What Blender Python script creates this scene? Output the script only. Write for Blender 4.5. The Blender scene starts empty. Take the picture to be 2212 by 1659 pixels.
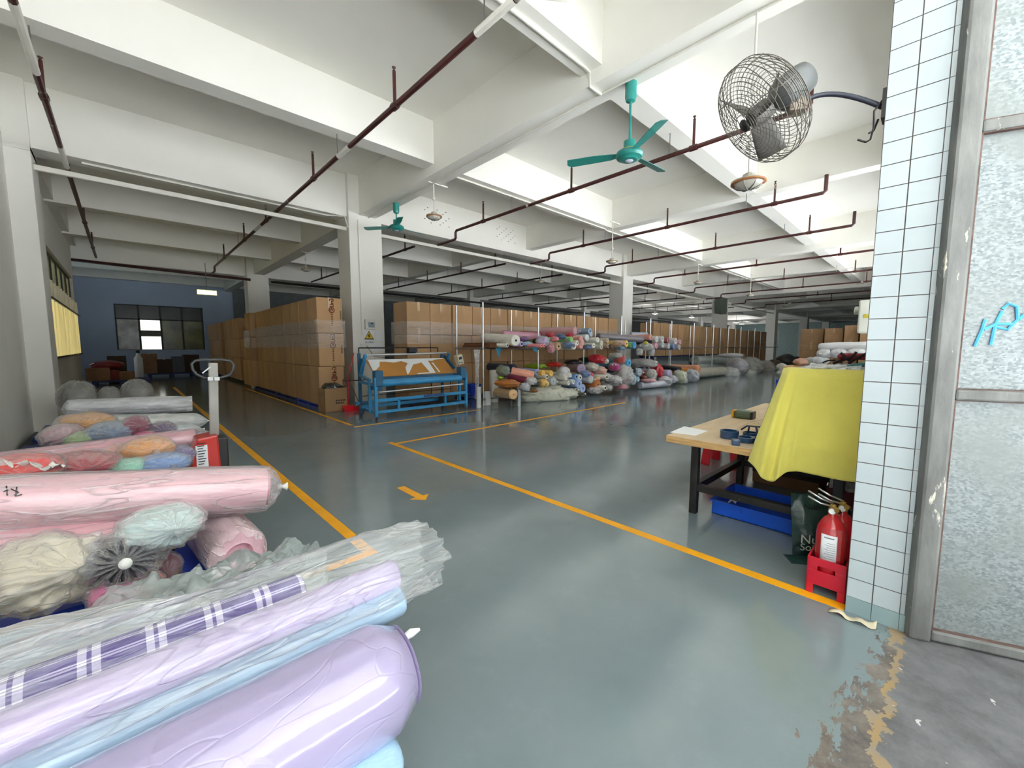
import bpy, math, random
from mathutils import Vector as V, Matrix, noise
SC = bpy.context.scene
COL = SC.collection
R = math.radians
rnd = random.Random(7)

# ---------- camera model: turns a pixel of the 2212x1659 frame into a point on a known plane ----------
FPX, PCX, PCY, CAMH = 875.0, 1106.0, 829.5, 1.25
PITCH = math.atan((PCY - 748.0) / FPX)
YAW = R(43.57)
FWD = V((math.sin(YAW), math.cos(YAW), 0)); RGT = V((math.cos(YAW), -math.sin(YAW), 0))
CAM = V((0, 0, CAMH))
def ray(x, y):
    u = (x - PCX) / FPX; v = (PCY - y) / FPX
    f = math.cos(PITCH) + v * math.sin(PITCH); z = -math.sin(PITCH) + v * math.cos(PITCH)
    return FWD * f + RGT * u + V((0, 0, z))
def atz(x, y, z=0.0):
    r = ray(x, y); return CAM + r * ((z - CAMH) / r.z)
def atx(x, y, X):
    r = ray(x, y); return CAM + r * (X / r.x)
def aty(x, y, Y):
    r = ray(x, y); return CAM + r * (Y / r.y)
def pxm(x, y, P):            # metres covered by one pixel at P
    return (P - CAM).dot(FWD) / FPX

# ---------- meshes ----------
ORG = {}
class MB:
    def __init__(s): s.v = []; s.f = []; s.m = []
    def add(s, vs, fs, mi=0):
        b = len(s.v); s.v += [V(p) for p in vs]
        for f in fs: s.f.append([i + b for i in f]); s.m.append(mi)
        return s
    def box(s, c, d, rz=0.0, M=None, mi=0):
        x, y, z = [k / 2 for k in d]
        vs = [V((a, b, e)) for a in (-x, x) for b in (-y, y) for e in (-z, z)]
        Q = M if M is not None else Matrix.Rotation(rz, 3, 'Z')
        c = V(c); vs = [Q @ p + c for p in vs]
        return s.add(vs, [(0, 1, 3, 2), (4, 6, 7, 5), (0, 4, 5, 1), (2, 3, 7, 6), (0, 2, 6, 4), (1, 5, 7, 3)], mi)
    def bb(s, x0, x1, y0, y1, z0, z1, mi=0):
        return s.box(((x0 + x1) / 2, (y0 + y1) / 2, (z0 + z1) / 2), (x1 - x0, y1 - y0, z1 - z0), mi=mi)
    def bar(s, a, b, w, h=None, up=(0, 0, 1), mi=0):
        a = V(a); b = V(b); d = b - a; L = d.length; d.normalize(); u = V(up)
        if abs(d.dot(u)) > .98: u = V((1, 0, 0))
        r = d.cross(u).normalized(); u = r.cross(d)
        return s.box((a + b) / 2, (L, w, h or w), M=Matrix((d, r, u)).transposed(), mi=mi)
    def tube(s, pts, r, n=8, mi=0, closed=False, caps=True):
        pts = [V(p) for p in pts]; N = len(pts); vs = []; prev = None
        for i, p in enumerate(pts):
            if closed: d = pts[(i + 1) % N] - pts[i - 1]
            else: d = pts[min(i + 1, N - 1)] - pts[max(i - 1, 0)]
            d.normalize()
            if prev is None:
                a = d.cross(V((0, 0, 1)))
                if a.length < .05: a = d.cross(V((1, 0, 0)))
            else: a = prev - d * prev.dot(d)
            a.normalize(); prev = a; b = d.cross(a); rr = r[i] if isinstance(r, (list, tuple)) else r
            vs += [p + (a * math.cos(t * 2 * math.pi / n) + b * math.sin(t * 2 * math.pi / n)) * rr for t in range(n)]
        fs = []
        for i in range(N if closed else N - 1):
            j = (i + 1) % N
            fs += [(i * n + t, i * n + (t + 1) % n, j * n + (t + 1) % n, j * n + t) for t in range(n)]
        if caps and not closed: fs += [tuple(range(n))[::-1], tuple(range((N - 1) * n, N * n))]
        return s.add(vs, fs, mi)
    def lathe(s, prof, n=20, M=None, mi=0):       # prof: (radius, height) about local Z
        vs = []; k = len(prof)
        for r, z in prof: vs += [V((r * math.cos(t * 2 * math.pi / n), r * math.sin(t * 2 * math.pi / n), z)) for t in range(n)]
        if M is not None: vs = [M @ p for p in vs]
        fs = [(i * n + t, i * n + (t + 1) % n, (i + 1) * n + (t + 1) % n, (i + 1) * n + t) for i in range(k - 1) for t in range(n)]
        if prof[0][0] > 1e-5: fs.append(tuple(range(n))[::-1])
        if prof[-1][0] > 1e-5: fs.append(tuple(range((k - 1) * n, k * n)))
        return s.add(vs, fs, mi)
    def grid(s, fn, nu, nv, cu=False, mi=0):       # fn(u,v), u,v in 0..1
        vs = [fn(i / (nu if cu else nu - 1), j / (nv - 1)) for j in range(nv) for i in range(nu)]
        fs = [(j * nu + i, j * nu + (i + 1) % nu, (j + 1) * nu + (i + 1) % nu, (j + 1) * nu + i) for j in range(nv - 1) for i in range(nu if cu else nu - 1)]
        return s.add(vs, fs, mi)
    def prism(s, pts, h, M, mi=0):                 # outline in local XY pushed along local Z
        n = len(pts); vs = [M @ V((x, y, 0)) for x, y in pts] + [M @ V((x, y, h)) for x, y in pts]
        fs = [tuple(range(n))[::-1], tuple(range(n, 2 * n))] + [(i, (i + 1) % n, n + (i + 1) % n, n + i) for i in range(n)]
        return s.add(vs, fs, mi)
    def obj(s, name, mat, parent=None, smooth=False, local=False, bevel=0, solid=0, sub=0, autos=None):
        me = bpy.data.meshes.new(name)
        o = ORG.get(parent.name, V((0, 0, 0))) if (parent is not None and not local) else V((0, 0, 0))
        me.from_pydata([p - o for p in s.v], [], s.f)
        for m in (mat if isinstance(mat, (list, tuple)) else [mat]): me.materials.append(m)
        me.polygons.foreach_set('material_index', s.m)
        if smooth: me.polygons.foreach_set('use_smooth', [True] * len(s.f))
        me.update()
        if smooth and autos: me.set_sharp_from_angle(angle=R(autos))
        ob = bpy.data.objects.new(name, me); COL.objects.link(ob)
        if parent is not None:
            ob.parent = parent
            if parent.name in ORG: ORG[ob.name] = ORG[parent.name]
        if bevel:
            b = ob.modifiers.new('edge', 'BEVEL'); b.width = bevel; b.segments = 2; b.limit_method = 'ANGLE'
        if solid:
            b = ob.modifiers.new('thick', 'SOLIDIFY'); b.thickness = solid; b.offset = 0
        if sub:
            b = ob.modifiers.new('smooth', 'SUBSURF'); b.levels = sub; b.render_levels = sub
        return ob
def tag(o, label, cat, group=None):
    o['label'] = label; o['category'] = cat
    if group: o['group'] = group
    return o
def thing(name, label, cat, loc, group=None, M=None):
    o = bpy.data.objects.new(name, None); COL.objects.link(o); o.empty_display_size = .1
    if M is not None: o.matrix_world = M
    else:
        o.location = loc; ORG[o.name] = V(loc)
    return tag(o, label, cat, group)
def struct(mb, name, mat, parent=None, **k):
    o = mb.obj(name, mat, parent, **k)
    if parent is None: o['kind'] = 'structure'
    return o
def dup(root, label, group=None, loc=None, M=None):
    r = root.copy(); COL.objects.link(r)
    if loc is not None: r.location = loc
    if M is not None: r.matrix_world = M
    r['label'] = label
    if group: r['group'] = group
    for ch in list(root.children):
        c = ch.copy(); COL.objects.link(c); c.parent = r
        for g in list(ch.children):
            d = g.copy(); COL.objects.link(d); d.parent = c
    return r
def frame(o, x, z):            # matrix with local X along x and local Z near z
    x = V(x).normalized(); z = V(z); y = z.cross(x)
    if y.length < 1e-4: y = V((0, 1, 0)).cross(x)
    y.normalize(); z = x.cross(y)
    M = Matrix((x, y, z)).transposed().to_4x4(); M.translation = V(o); return M
def text(name, s, size, pos, right, up, mat, parent=None, align='CENTER', depth=.0004):
    cu = bpy.data.curves.new(name, 'FONT'); cu.body = s; cu.size = size; cu.align_x = align; cu.align_y = 'CENTER'; cu.extrude = depth
    cu.materials.append(mat)
    tmp = bpy.data.objects.new('tmp_text', cu); COL.objects.link(tmp)
    me = bpy.data.meshes.new_from_object(tmp.evaluated_get(bpy.context.evaluated_depsgraph_get())); me.name = name
    bpy.data.objects.remove(tmp); bpy.data.curves.remove(cu)
    o = bpy.data.objects.new(name, me); COL.objects.link(o)
    if not me.materials: me.materials.append(mat)
    r = V(right).normalized(); u = V(up).normalized(); n = r.cross(u)
    M = Matrix((r, u, n)).transposed().to_4x4(); M.translation = V(pos)
    if parent is not None:
        o.parent = parent; M.translation = V(pos) - ORG.get(parent.name, V((0, 0, 0)))
    o.matrix_local = M
    return o
ORD = 'first second third fourth fifth sixth seventh eighth ninth tenth eleventh twelfth thirteenth fourteenth fifteenth sixteenth seventeenth eighteenth nineteenth twentieth'.split()

# ---------- materials ----------
def lin(c): 
    c /= 255.0
    return c / 12.92 if c <= .04045 else ((c + .055) / 1.055) ** 2.4
def S(r, g, b): return (lin(r), lin(g), lin(b), 1)
MC = {}
def nodes(name):
    m = bpy.data.materials.new(name); m.use_nodes = True
    nt = m.node_tree; p = nt.nodes['Principled BSDF']; return m, nt, p
def N(nt, t, **k):
    n = nt.nodes.new(t)
    for a, b in k.items():
        if a in n.inputs: n.inputs[a].default_value = b
        else: setattr(n, a, b)
    return n
def coords(nt, scale=(1, 1, 1)):
    tc = nt.nodes.new('ShaderNodeTexCoord'); mp = nt.nodes.new('ShaderNodeMapping'); mp.inputs['Scale'].default_value = scale
    nt.links.new(tc.outputs['Object'], mp.inputs['Vector']); return mp.outputs['Vector']
def mixc(nt, fac, a, b, blend='MIX'):
    n = nt.nodes.new('ShaderNodeMix'); n.data_type = 'RGBA'; n.blend_type = blend
    for s, val in ((0, fac), (6, a), (7, b)):
        if hasattr(val, 'is_output'): nt.links.new(val, n.inputs[s])
        else: n.inputs[s].default_value = val
    return n.outputs[2]
def ramp(nt, src, p0, p1, a=(0, 0, 0, 1), b=(1, 1, 1, 1)):
    n = nt.nodes.new('ShaderNodeValToRGB'); e = n.color_ramp.elements
    e[0].position = p0; e[1].position = p1; e[0].color = a; e[1].color = b
    nt.links.new(src, n.inputs[0]); return n.outputs[0]
def mat(name, col, rough=.6, metal=0, var=.08, vs=4, bump=.0, bs=30, st=(1, 1, 1), coat=0, sheen=0, emit=0, alpha=1, crease=None, spots=None, rand=0, spec=.5):
    key = name
    if key in MC: return MC[key]
    m, nt, p = nodes(name); L = nt.links.new; vec = coords(nt, st)
    n1 = N(nt, 'ShaderNodeTexNoise', Scale=vs, Detail=5.0); L(vec, n1.inputs['Vector'])
    dark = tuple(c * (1 - var * 2) for c in col[:3]) + (1,); lite = tuple(min(1, c * (1 + var)) for c in col[:3]) + (1,)
    c = ramp(nt, n1.outputs['Fac'], .3, .7, dark, lite)
    if spots:
        n2 = N(nt, 'ShaderNodeTexNoise', Scale=spots[1], Detail=6.0, Roughness=.65); L(vec, n2.inputs['Vector'])
        c = mixc(nt, ramp(nt, n2.outputs['Fac'], spots[2], spots[2] + .03), c, spots[0])
    if rand:
        oi = nt.nodes.new('ShaderNodeObjectInfo')
        c = mixc(nt, rand, c, ramp(nt, oi.outputs['Random'], 0, 1, (.35, .35, .35, 1), (1, 1, 1, 1)), 'MULTIPLY')
    L(c, p.inputs['Base Color'])
    p.inputs['Roughness'].default_value = rough; p.inputs['Metallic'].default_value = metal
    p.inputs['Coat Weight'].default_value = coat; p.inputs['Sheen Weight'].default_value = sheen; p.inputs['Specular IOR Level'].default_value = spec
    if emit: L(c, p.inputs['Emission Color']); p.inputs['Emission Strength'].default_value = emit
    if bump:
        n3 = N(nt, 'ShaderNodeTexNoise', Scale=bs, Detail=4.0); L(vec, n3.inputs['Vector'])
        b = N(nt, 'ShaderNodeBump', Strength=bump, Distance=.02); L(n3.outputs['Fac'], b.inputs['Height']); L(b.outputs[0], p.inputs['Normal'])
        if crease:
            wv = N(nt, 'ShaderNodeTexNoise', Scale=3.0, Detail=2.0); L(vec, wv.inputs['Vector'])
            va = nt.nodes.new('ShaderNodeVectorMath'); va.operation = 'MULTIPLY_ADD'; va.inputs[1].default_value = (.35, .35, .35); L(wv.outputs['Color'], va.inputs[0]); L(vec, va.inputs[2])
            vo = N(nt, 'ShaderNodeTexVoronoi', Scale=crease[0]); vo.feature = 'DISTANCE_TO_EDGE'; L(va.outputs[0], vo.inputs['Vector'])
            b2 = N(nt, 'ShaderNodeBump', Strength=crease[1], Distance=.02); L(ramp(nt, vo.outputs['Distance'], 0, .02), b2.inputs['Height']); L(b.outputs[0], b2.inputs['Normal']); L(b2.outputs[0], p.inputs['Normal'])
    MC[key] = m; return m
def cloth(c, rough=.85, bump=.35): 
    return mat('fabric_%d_%d_%d' % c, S(*c), rough, var=.08, vs=7, bump=bump, bs=16, st=(.5, 1.5, 1.5), sheen=.15)
def wrapcloth(c):       # fabric seen through tight glossy film
    return mat('wrapped_fabric_%d_%d_%d' % c, S(*c), .32, var=.10, vs=5, bump=.5, bs=9, st=(.4, 1.6, 1.6), coat=.9)
def film(name, tint=(1, 1, 1), lo=.1, hi=.45, rough=.16, sc=(2, 8, 8), bump=.6, edge=.45, base=(.86, .88, .9), crink=.18, gloss=.11):
    if name in MC: return MC[name]
    m, nt, p = nodes(name); L = nt.links.new; vec = coords(nt, sc)
    n1 = N(nt, 'ShaderNodeTexNoise', Scale=2.2, Detail=6.0, Distortion=.6); L(vec, n1.inputs['Vector'])
    mr = N(nt, 'ShaderNodeMapRange'); mr.inputs[1].default_value = .35; mr.inputs[2].default_value = .7; mr.inputs[3].default_value = lo; mr.inputs[4].default_value = hi
    L(n1.outputs['Fac'], mr.inputs[0])
    lw = N(nt, 'ShaderNodeLayerWeight', Blend=.3)
    ma = N(nt, 'ShaderNodeMath', operation='MULTIPLY_ADD', use_clamp=True); ma.inputs[1].default_value = edge
    L(lw.outputs['Facing'], ma.inputs[0]); L(mr.outputs[0], ma.inputs[2])
    p.inputs['Base Color'].default_value = tuple(base[i] * tint[i] for i in range(3)) + (1,); p.inputs['Roughness'].default_value = rough
    n2 = N(nt, 'ShaderNodeTexNoise', Scale=1.5, Detail=1.5, Distortion=1.0); L(vec, n2.inputs['Vector'])
    rg = nt.nodes.new('ShaderNodeValToRGB'); e = rg.color_ramp.elements; e[0].position = .47; e[1].position = .53; e[1].color = (0, 0, 0, 1); q = e.new(.5); q.color = (1, 1, 1, 1)
    e[0].color = (0, 0, 0, 1); L(n2.outputs['Fac'], rg.inputs[0])
    mb2 = N(nt, 'ShaderNodeMath', operation='MULTIPLY_ADD', use_clamp=True); mb2.inputs[1].default_value = crink; L(rg.outputs[0], mb2.inputs[0]); L(ma.outputs[0], mb2.inputs[2]); ma = mb2
    hs = N(nt, 'ShaderNodeMath', operation='MULTIPLY_ADD'); hs.inputs[1].default_value = .3; L(rg.outputs[0], hs.inputs[0]); L(n1.outputs['Fac'], hs.inputs[2])
    bu = N(nt, 'ShaderNodeBump', Strength=bump, Distance=.025); L(hs.outputs[0], bu.inputs['Height']); L(bu.outputs[0], p.inputs['Normal'])
    t = N(nt, 'ShaderNodeBsdfTransparent'); t.inputs[0].default_value = tuple(tint) + (1,)
    mx = nt.nodes.new('ShaderNodeMixShader'); L(ma.outputs[0], mx.inputs[0]); L(t.outputs[0], mx.inputs[1]); L(p.outputs[0], mx.inputs[2])
    gl = N(nt, 'ShaderNodeBsdfGlossy', Roughness=rough); gl.inputs[0].default_value = (1, 1, 1, 1); L(bu.outputs[0], gl.inputs['Normal'])
    lw2 = N(nt, 'ShaderNodeLayerWeight', Blend=.25); L(bu.outputs[0], lw2.inputs['Normal'])
    gf = N(nt, 'ShaderNodeMath', operation='MULTIPLY_ADD', use_clamp=True); gf.inputs[1].default_value = gloss * 3; gf.inputs[2].default_value = gloss * .35; L(lw2.outputs['Fresnel'], gf.inputs[0])
    mx2 = nt.nodes.new('ShaderNodeMixShader'); L(gf.outputs[0], mx2.inputs[0]); L(mx.outputs[0], mx2.inputs[1]); L(gl.outputs[0], mx2.inputs[2]); mx = mx2
    L(mx.outputs[0], nt.nodes['Material Output'].inputs[0]); MC[name] = m; return m
def fbm(p, o=3): return noise.fractal(p, 1.0, 2.0, o)

WHITE = mat('white_paint', S(236, 234, 227), .75, var=.03, vs=.8, bump=.06, bs=60, spots=(S(170, 166, 156), 9, .74))
CEIL = mat('ceiling_paint', S(238, 236, 229), .85, var=.025, vs=.6, spots=(S(150, 146, 138), 13, .77))
BLUEWALL = mat('pale_blue_paint', S(178, 192, 214), .8, var=.05, vs=.5)
GREYWALL = mat('grey_white_paint', S(208, 210, 208), .8, var=.04, vs=.7)
CHROME = mat('chrome_tube', S(205, 207, 208), .28, 1, var=.03)
STEEL = mat('dull_steel', S(150, 150, 148), .45, 1, var=.1)
BLACK = mat('black_metal', S(34, 33, 32), .45, var=.2, vs=12, spots=(S(95, 88, 78), 20, .68))
BLKPL = mat('black_plastic', S(22, 22, 24), .4)
PIPE = mat('maroon_pipe_paint', S(74, 34, 32), .45, var=.15, vs=3, spots=(S(205, 200, 192), 2.2, .64))
WPIPE = mat('white_pipe_paint', S(226, 223, 214), .5, var=.04)
TEAL = mat('teal_enamel', S(40, 140, 132), .35, var=.05, coat=.3)
CARD = mat('cardboard', S(194, 154, 110), .75, var=.06, vs=2.5, bump=.08, bs=14, st=(1, 1, .4), rand=.3)
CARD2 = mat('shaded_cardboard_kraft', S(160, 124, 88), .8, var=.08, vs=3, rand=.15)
TAPE = mat('packing_tape', S(190, 156, 112), .18, var=.05, coat=.6)
PALLET = mat('blue_pallet_plastic', S(24, 66, 186), .4, var=.06)
DPALLET = mat('dark_pallet_plastic', S(22, 40, 108), .5, var=.08)
YELLOW = mat('yellow_line_paint', S(240, 168, 20), .5, var=.05, vs=6, spots=(S(150, 140, 110), 11, .70))
PAPER = mat('white_paper', S(236, 238, 240), .7, var=.02)
INK = mat('dark_print', S(44, 40, 40), .6)
REDINK = mat('red_brown_print', S(128, 50, 32), .6)
FILM = film('clear_film', lo=.01, hi=.12, edge=.26, gloss=.09)
HAZE = film('milky_film', lo=.3, hi=.6, base=(.8, .82, .83), rough=.3)
GREYF = film('grey_film', (.86, .9, .9), .4, .7, rough=.32, base=(.46, .5, .5))
TIE = mat('white_tie', S(235, 235, 230), .5)
CORE = mat('cardboard_core', S(172, 132, 92), .8)

# ---------- soft goods ----------
def roll_mesh(L, r, seed, amp=.025, seg=28, rings=22, rc=.24, soft=.0, spiral=True):
    mb = MB(); q = rnd.random() * 0 + seed * 3.7
    prof = []
    if rc > 0: prof += [(.05, rc * r)]
    k = 5 if spiral else 2
    for i in range(k + 1):
        prof.append(((.004 if i % 2 else 0) + soft * L * 0, rc * r + (r * .94 - rc * r) * i / k))
    prof.append((.012, r))
    for i in range(1, rings): prof.append((.012 + (L - .024) * i / rings, r))
    prof.append((L - .012, r)); 
    for i in range(k, -1, -1): prof.append((L - (.004 if i % 2 else 0), rc * r + (r * .94 - rc * r) * i / k))
    if rc > 0: prof += [(L - .05, rc * r)]
    vs = []
    for x, rad in prof:
        for t in range(seg):
            a = t * 2 * math.pi / seg
            d = 1 + amp * fbm(V((x * 4 / max(L, .3), math.cos(a) * 2.2 + q, math.sin(a) * 2.2)))
            if soft and rad > r * .9:
                e = min(x, L - x) / (soft * r); d *= (1 - .35 * max(0, 1 - e) ** 2)
            vs.append(V((x, rad * d * math.cos(a), rad * d * math.sin(a))))
    n = len(prof)
    fs = [(i * seg + t, i * seg + (t + 1) % seg, (i + 1) * seg + (t + 1) % seg, (i + 1) * seg + t) for i in range(n - 1) for t in range(seg)]
    fs += [tuple(range(seg))[::-1], tuple(range((n - 1) * seg, n * seg))]
    return mb.add(vs, fs)
def sleeve_mesh(L, r, seed, e0=.05, e1=.1, end0='tie', end1='tie', amp=.06, seg=40, rings=46, k=11):
    mb = MB()
    def fn(u, v):
        x = -e0 + (L + e0 + e1) * v; a = u * 2 * math.pi
        w = fbm(V((x * 3, math.cos(a) * 2.6 + seed, math.sin(a) * 2.6)), 4)
        w2 = abs(fbm(V((x * 1.3 + 9, math.cos(a) * 6 + seed, math.sin(a) * 6)), 3))
        rr = r * (1.05 + amp * w + amp * .9 * w2)
        for (d, e, kind) in ((-x, e0, end0), (x - L, e1, end1)):
            if d > 0:
                s = min(1, d / e); ple = 1 + .13 * s * math.cos(k * a + seed)
                rr *= ((1 - s ** 1.4 * .88) if kind == 'tie' else (1 - .25 * s + .3 * fbm(V((math.cos(a) * 1.5, math.sin(a) * 1.5, seed + s))) * s)) * ple
        return V((x, rr * math.cos(a), rr * math.sin(a)))
    return mb.grid(fn, seg, rings, cu=True)
def fabric_roll(label, p0, p1, r, c, seed, cat='fabric roll', group=None, rc=.24, wrap=None, e1=.12, e0=.05, end1='tie', core=None, knot=True, wrapped=False, amp=.025, mt=None, soft=0, wamp=.06):
    p0 = V(p0); p1 = V(p1); L = (p1 - p0).length
    root = thing('fabric_roll', label, cat, None, group, M=frame(p0, p1 - p0, (0, 0, 1)))
    roll_mesh(L, r, seed, amp, rc=rc, soft=soft).obj('fabric', mt or (wrapcloth(c) if wrapped else cloth(c)), root, smooth=True, local=True, autos=50)
    if core:
        m = MB()
        for x0, x1 in ((-.006, .06), (L - .06, L + .006)):
            m.grid(lambda u, v: V((x0 + (x1 - x0) * (0, 0, 1, 1)[min(3, int(v * 3 + .5))], rc * r * (.62, .98, .98, .62)[min(3, int(v * 3 + .5))] * math.cos(u * 6.2832), rc * r * (.62, .98, .98, .62)[min(3, int(v * 3 + .5))] * math.sin(u * 6.2832))), 16, 4, cu=True)
        m.obj('core_tube', core, root, smooth=True, local=True, autos=40)
    if wrap:
        sleeve_mesh(L, r, seed, e0, e1, 'tie', end1, amp=wamp).obj('plastic_wrap', wrap, root, smooth=True, local=True)
        if knot and end1 == 'tie':
            m = MB(); m.lathe([(.16 * r, 0), (.1 * r, .012), (.07 * r, .02), (.13 * r, .032), (.2 * r, .046), (.03 * r, .036)], 9, Matrix.Translation((L + e1 - .02, 0, 0)) @ Matrix.Rotation(R(90), 4, 'Y'))
            m.obj('tied_end', TIE, root, smooth=True, local=True)
    return root
def blob_mesh(sx, sy, sz, seed, amp=.1, pole=V((1, 0, 0)), pleat=.0, k=13, nu=40, nv=24, flat=.8, fr=1.7, grow=1.0):
    pole = pole.normalized(); mb = MB()
    a0 = pole.orthogonal().normalized(); b0 = pole.cross(a0)
    def fn(u, v):
        th = v * math.pi; ph = u * 2 * math.pi
        d = pole * math.cos(th) + (a0 * math.cos(ph) + b0 * math.sin(ph)) * math.sin(th)
        w = 1 + amp * fbm(d * fr + V((seed * 5.1, seed, 0)), 4)
        if pleat: w += pleat * math.cos(k * ph + 2 * fbm(d * 2 + V((seed, 0, 0)))) * math.exp(-((th - .45) / .6) ** 2) * math.sin(min(th * 3, 1.57))
        p = d * w * grow
        p = V((p.x * sx, p.y * sy, p.z * sz)); 
        if p.z < -flat * sz: p.z = -flat * sz + (p.z + flat * sz) * .15
        return p
    return mb.grid(fn, nu, nv, cu=True)
def bag(label, c, pos, size, seed, cat='bag of fabric', group=None, pole=(.3, -1, .1), filmm=None, amp=.12, knot=True, name='fabric_bag', pleat=.07, rz=0, flat=.8, tail=.05, tiec=None, big=False, k=13):
    pos = V(pos)
    root = thing(name, label, cat, None, group, M=Matrix.Translation(pos) @ Matrix.Rotation(rz, 4, 'Z'))
    pv = Matrix.Rotation(-rz, 3, 'Z') @ V(pole).normalized(); sx, sy, sz = size
    nu, nv = (72, 44) if big else (36, 22)
    blob_mesh(sx * .95, sy * .95, sz * .95, seed, amp, pv, 0, nu=nu, nv=nv, flat=flat, fr=2.2).obj('contents', cloth(c) if filmm else wrapcloth(c), root, smooth=True, local=True)
    if filmm: blob_mesh(sx, sy, sz, seed, amp * .8, pv, pleat, k=k, nu=nu + 20, nv=nv, flat=flat + .02, fr=2.2, grow=1.045).obj('plastic_film', filmm, root, smooth=True, local=True)
    if knot:
        tip = V((pv.x * sx, pv.y * sy, pv.z * sz)) * 1.0; s = min(size)
        s *= .55; M = frame(tip, pv, (0, 0, 1)) @ Matrix.Rotation(R(90), 4, 'Y')
        MB().lathe([(.5 * s * .5, -.02), (.12 * s, .1 * s), (.1 * s, .16 * s), (.2 * s, .24 * s), (.34 * s, .16 * s + tail), (.04 * s, .12 * s + tail)], 11, M).obj('tied_neck', tiec or filmm or TIE, root, smooth=True, local=True)
    return root
# ======================= THE BUILDING =======================
XW, XE, YB, ZC = -1.03, 62.0, 26.0, 4.93
def floor_mat():
    m, nt, p = nodes('painted_floor'); L = nt.links.new; vec = coords(nt)
    a = N(nt, 'ShaderNodeTexNoise', Scale=.55, Detail=6.0, Roughness=.6); L(vec, a.inputs['Vector'])
    c = ramp(nt, a.outputs['Fac'], .3, .72, S(104, 117, 121), S(125, 137, 141))
    b = N(nt, 'ShaderNodeTexNoise', Scale=6.0, Detail=9.0, Roughness=.72); L(vec, b.inputs['Vector'])
    c = mixc(nt, ramp(nt, b.outputs['Fac'], .55, .8, (0, 0, 0, 1), (.1, .1, .1, 1)), c, S(170, 180, 180))
    mp = nt.nodes.new('ShaderNodeMapping'); mp.inputs['Scale'].default_value = (26, 3, 1); mp.inputs['Rotation'].default_value = (0, 0, .9); L(vec, mp.inputs[0])
    s = N(nt, 'ShaderNodeTexNoise', Scale=1.6, Detail=5.0); L(mp.outputs[0], s.inputs['Vector'])
    d = N(nt, 'ShaderNodeTexNoise', Scale=17.0, Detail=3.0); L(vec, d.inputs['Vector'])
    c = mixc(nt, ramp(nt, d.outputs['Fac'], .765, .785), c, S(84, 84, 76))
    # chipped paint beside the threshold
    sep = nt.nodes.new('ShaderNodeSeparateXYZ'); L(vec, sep.inputs[0])
    mp2 = nt.nodes.new('ShaderNodeMapping'); mp2.inputs['Scale'].default_value = (10, 24, 1); L(vec, mp2.inputs[0])
    w = N(nt, 'ShaderNodeTexNoise', Scale=1.1, Detail=10.0, Roughness=.7); L(mp2.outputs[0], w.inputs['Vector'])
    def lt(src, k, off):       # noise - k*y > off
        x = N(nt, 'ShaderNodeMath', operation='MULTIPLY_ADD'); x.inputs[1].default_value = -k; L(sep.outputs['Y'], x.inputs[0]); L(src, x.inputs[2])
        g = N(nt, 'ShaderNodeMath', operation='GREATER_THAN'); g.inputs[1].default_value = off; L(x.outputs[0], g.inputs[0]); return g.outputs[0]
    xg = N(nt, 'ShaderNodeMapRange'); xg.inputs[1].default_value = 2.3; xg.inputs[2].default_value = 1.5; L(sep.outputs['X'], xg.inputs[0])
    wx = N(nt, 'ShaderNodeMath', operation='MULTIPLY_ADD'); wx.inputs[1].default_value = .22; L(xg.outputs[0], wx.inputs[0]); L(w.outputs['Fac'], wx.inputs[2])
    c = mixc(nt, lt(wx.outputs[0], 2.1, .36), c, ramp(nt, b.outputs['Fac'], .35, .65, S(70, 64, 62), S(132, 122, 112)))
    g = N(nt, 'ShaderNodeTexNoise', Scale=7.0, Detail=9.0, Roughness=.68); L(vec, g.inputs['Vector'])
    c = mixc(nt, lt(g.outputs['Fac'], 3.6, .27), c, ramp(nt, w.outputs['Fac'], .4, .62, S(150, 122, 76), S(128, 122, 112)))
    c = mixc(nt, lt(g.outputs['Fac'], 3.6, .39), c, mixc(nt, ramp(nt, d.outputs['Fac'], .69, .71), ramp(nt, b.outputs['Fac'], .3, .72, S(70, 70, 72), S(118, 118, 121)), S(190, 190, 188)))
    L(c, p.inputs['Base Color'])
    out = lt(g.outputs['Fac'], 3.6, .27)
    rr = mixc(nt, out, ramp(nt, b.outputs['Fac'], .3, .8, (.07, .07, .07, 1), (.2, .2, .2, 1)), (.75, .75, .75, 1)); L(rr, p.inputs['Roughness']); p.inputs['Specular IOR Level'].default_value = .7
    bp = N(nt, 'ShaderNodeBump', Strength=.012, Distance=.01); L(a.outputs['Fac'], bp.inputs['Height']); L(bp.outputs[0], p.inputs['Normal'])
    return m
FLOOR = floor_mat()
CONC = mat('worn_concrete', S(98, 99, 102), .85, var=.2, vs=2.2, bump=.25, bs=45, st=(1.3, .7, 1), spots=(S(206, 206, 204), 17, .70))
fl = struct(MB().add([(-14, -1.8, 0), (64, -1.8, 0), (64, YB, 0), (-14, YB, 0)], [(0, 1, 2, 3)]), 'floor', FLOOR)
struct(MB().add([(-30, -40, -.004), (80, -40, -.004), (80, -1.8, -.004), (-30, -1.8, -.004)], [(0, 1, 2, 3)]), 'ground', mat('pale_yard_concrete', S(190, 193, 194), .9, var=.06))  # unseen yard, kept pale to bounce sunlight up to the ceiling
struct(MB().bb(-8, 6, -6.0, -.1, 4.4, 4.6).bb(6, 64, -2.1, -.1, 4.4, 4.6), 'added_shade_roof', CEIL)  # unseen roof added to cut skylight on the foreground and block sun
def line(x0, x1, y0, y1):
    return MB().bb(x0, x1, y0, y1, .0002, .0016).obj('yellow_line', YELLOW, fl)
line(2.39, 2.455, .23, 4.86); line(2.455, 8, 4.72, 4.78); line(.965, 1.035, 2.27, 16); line(-.9, .965, 2.27, 2.335)
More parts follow.
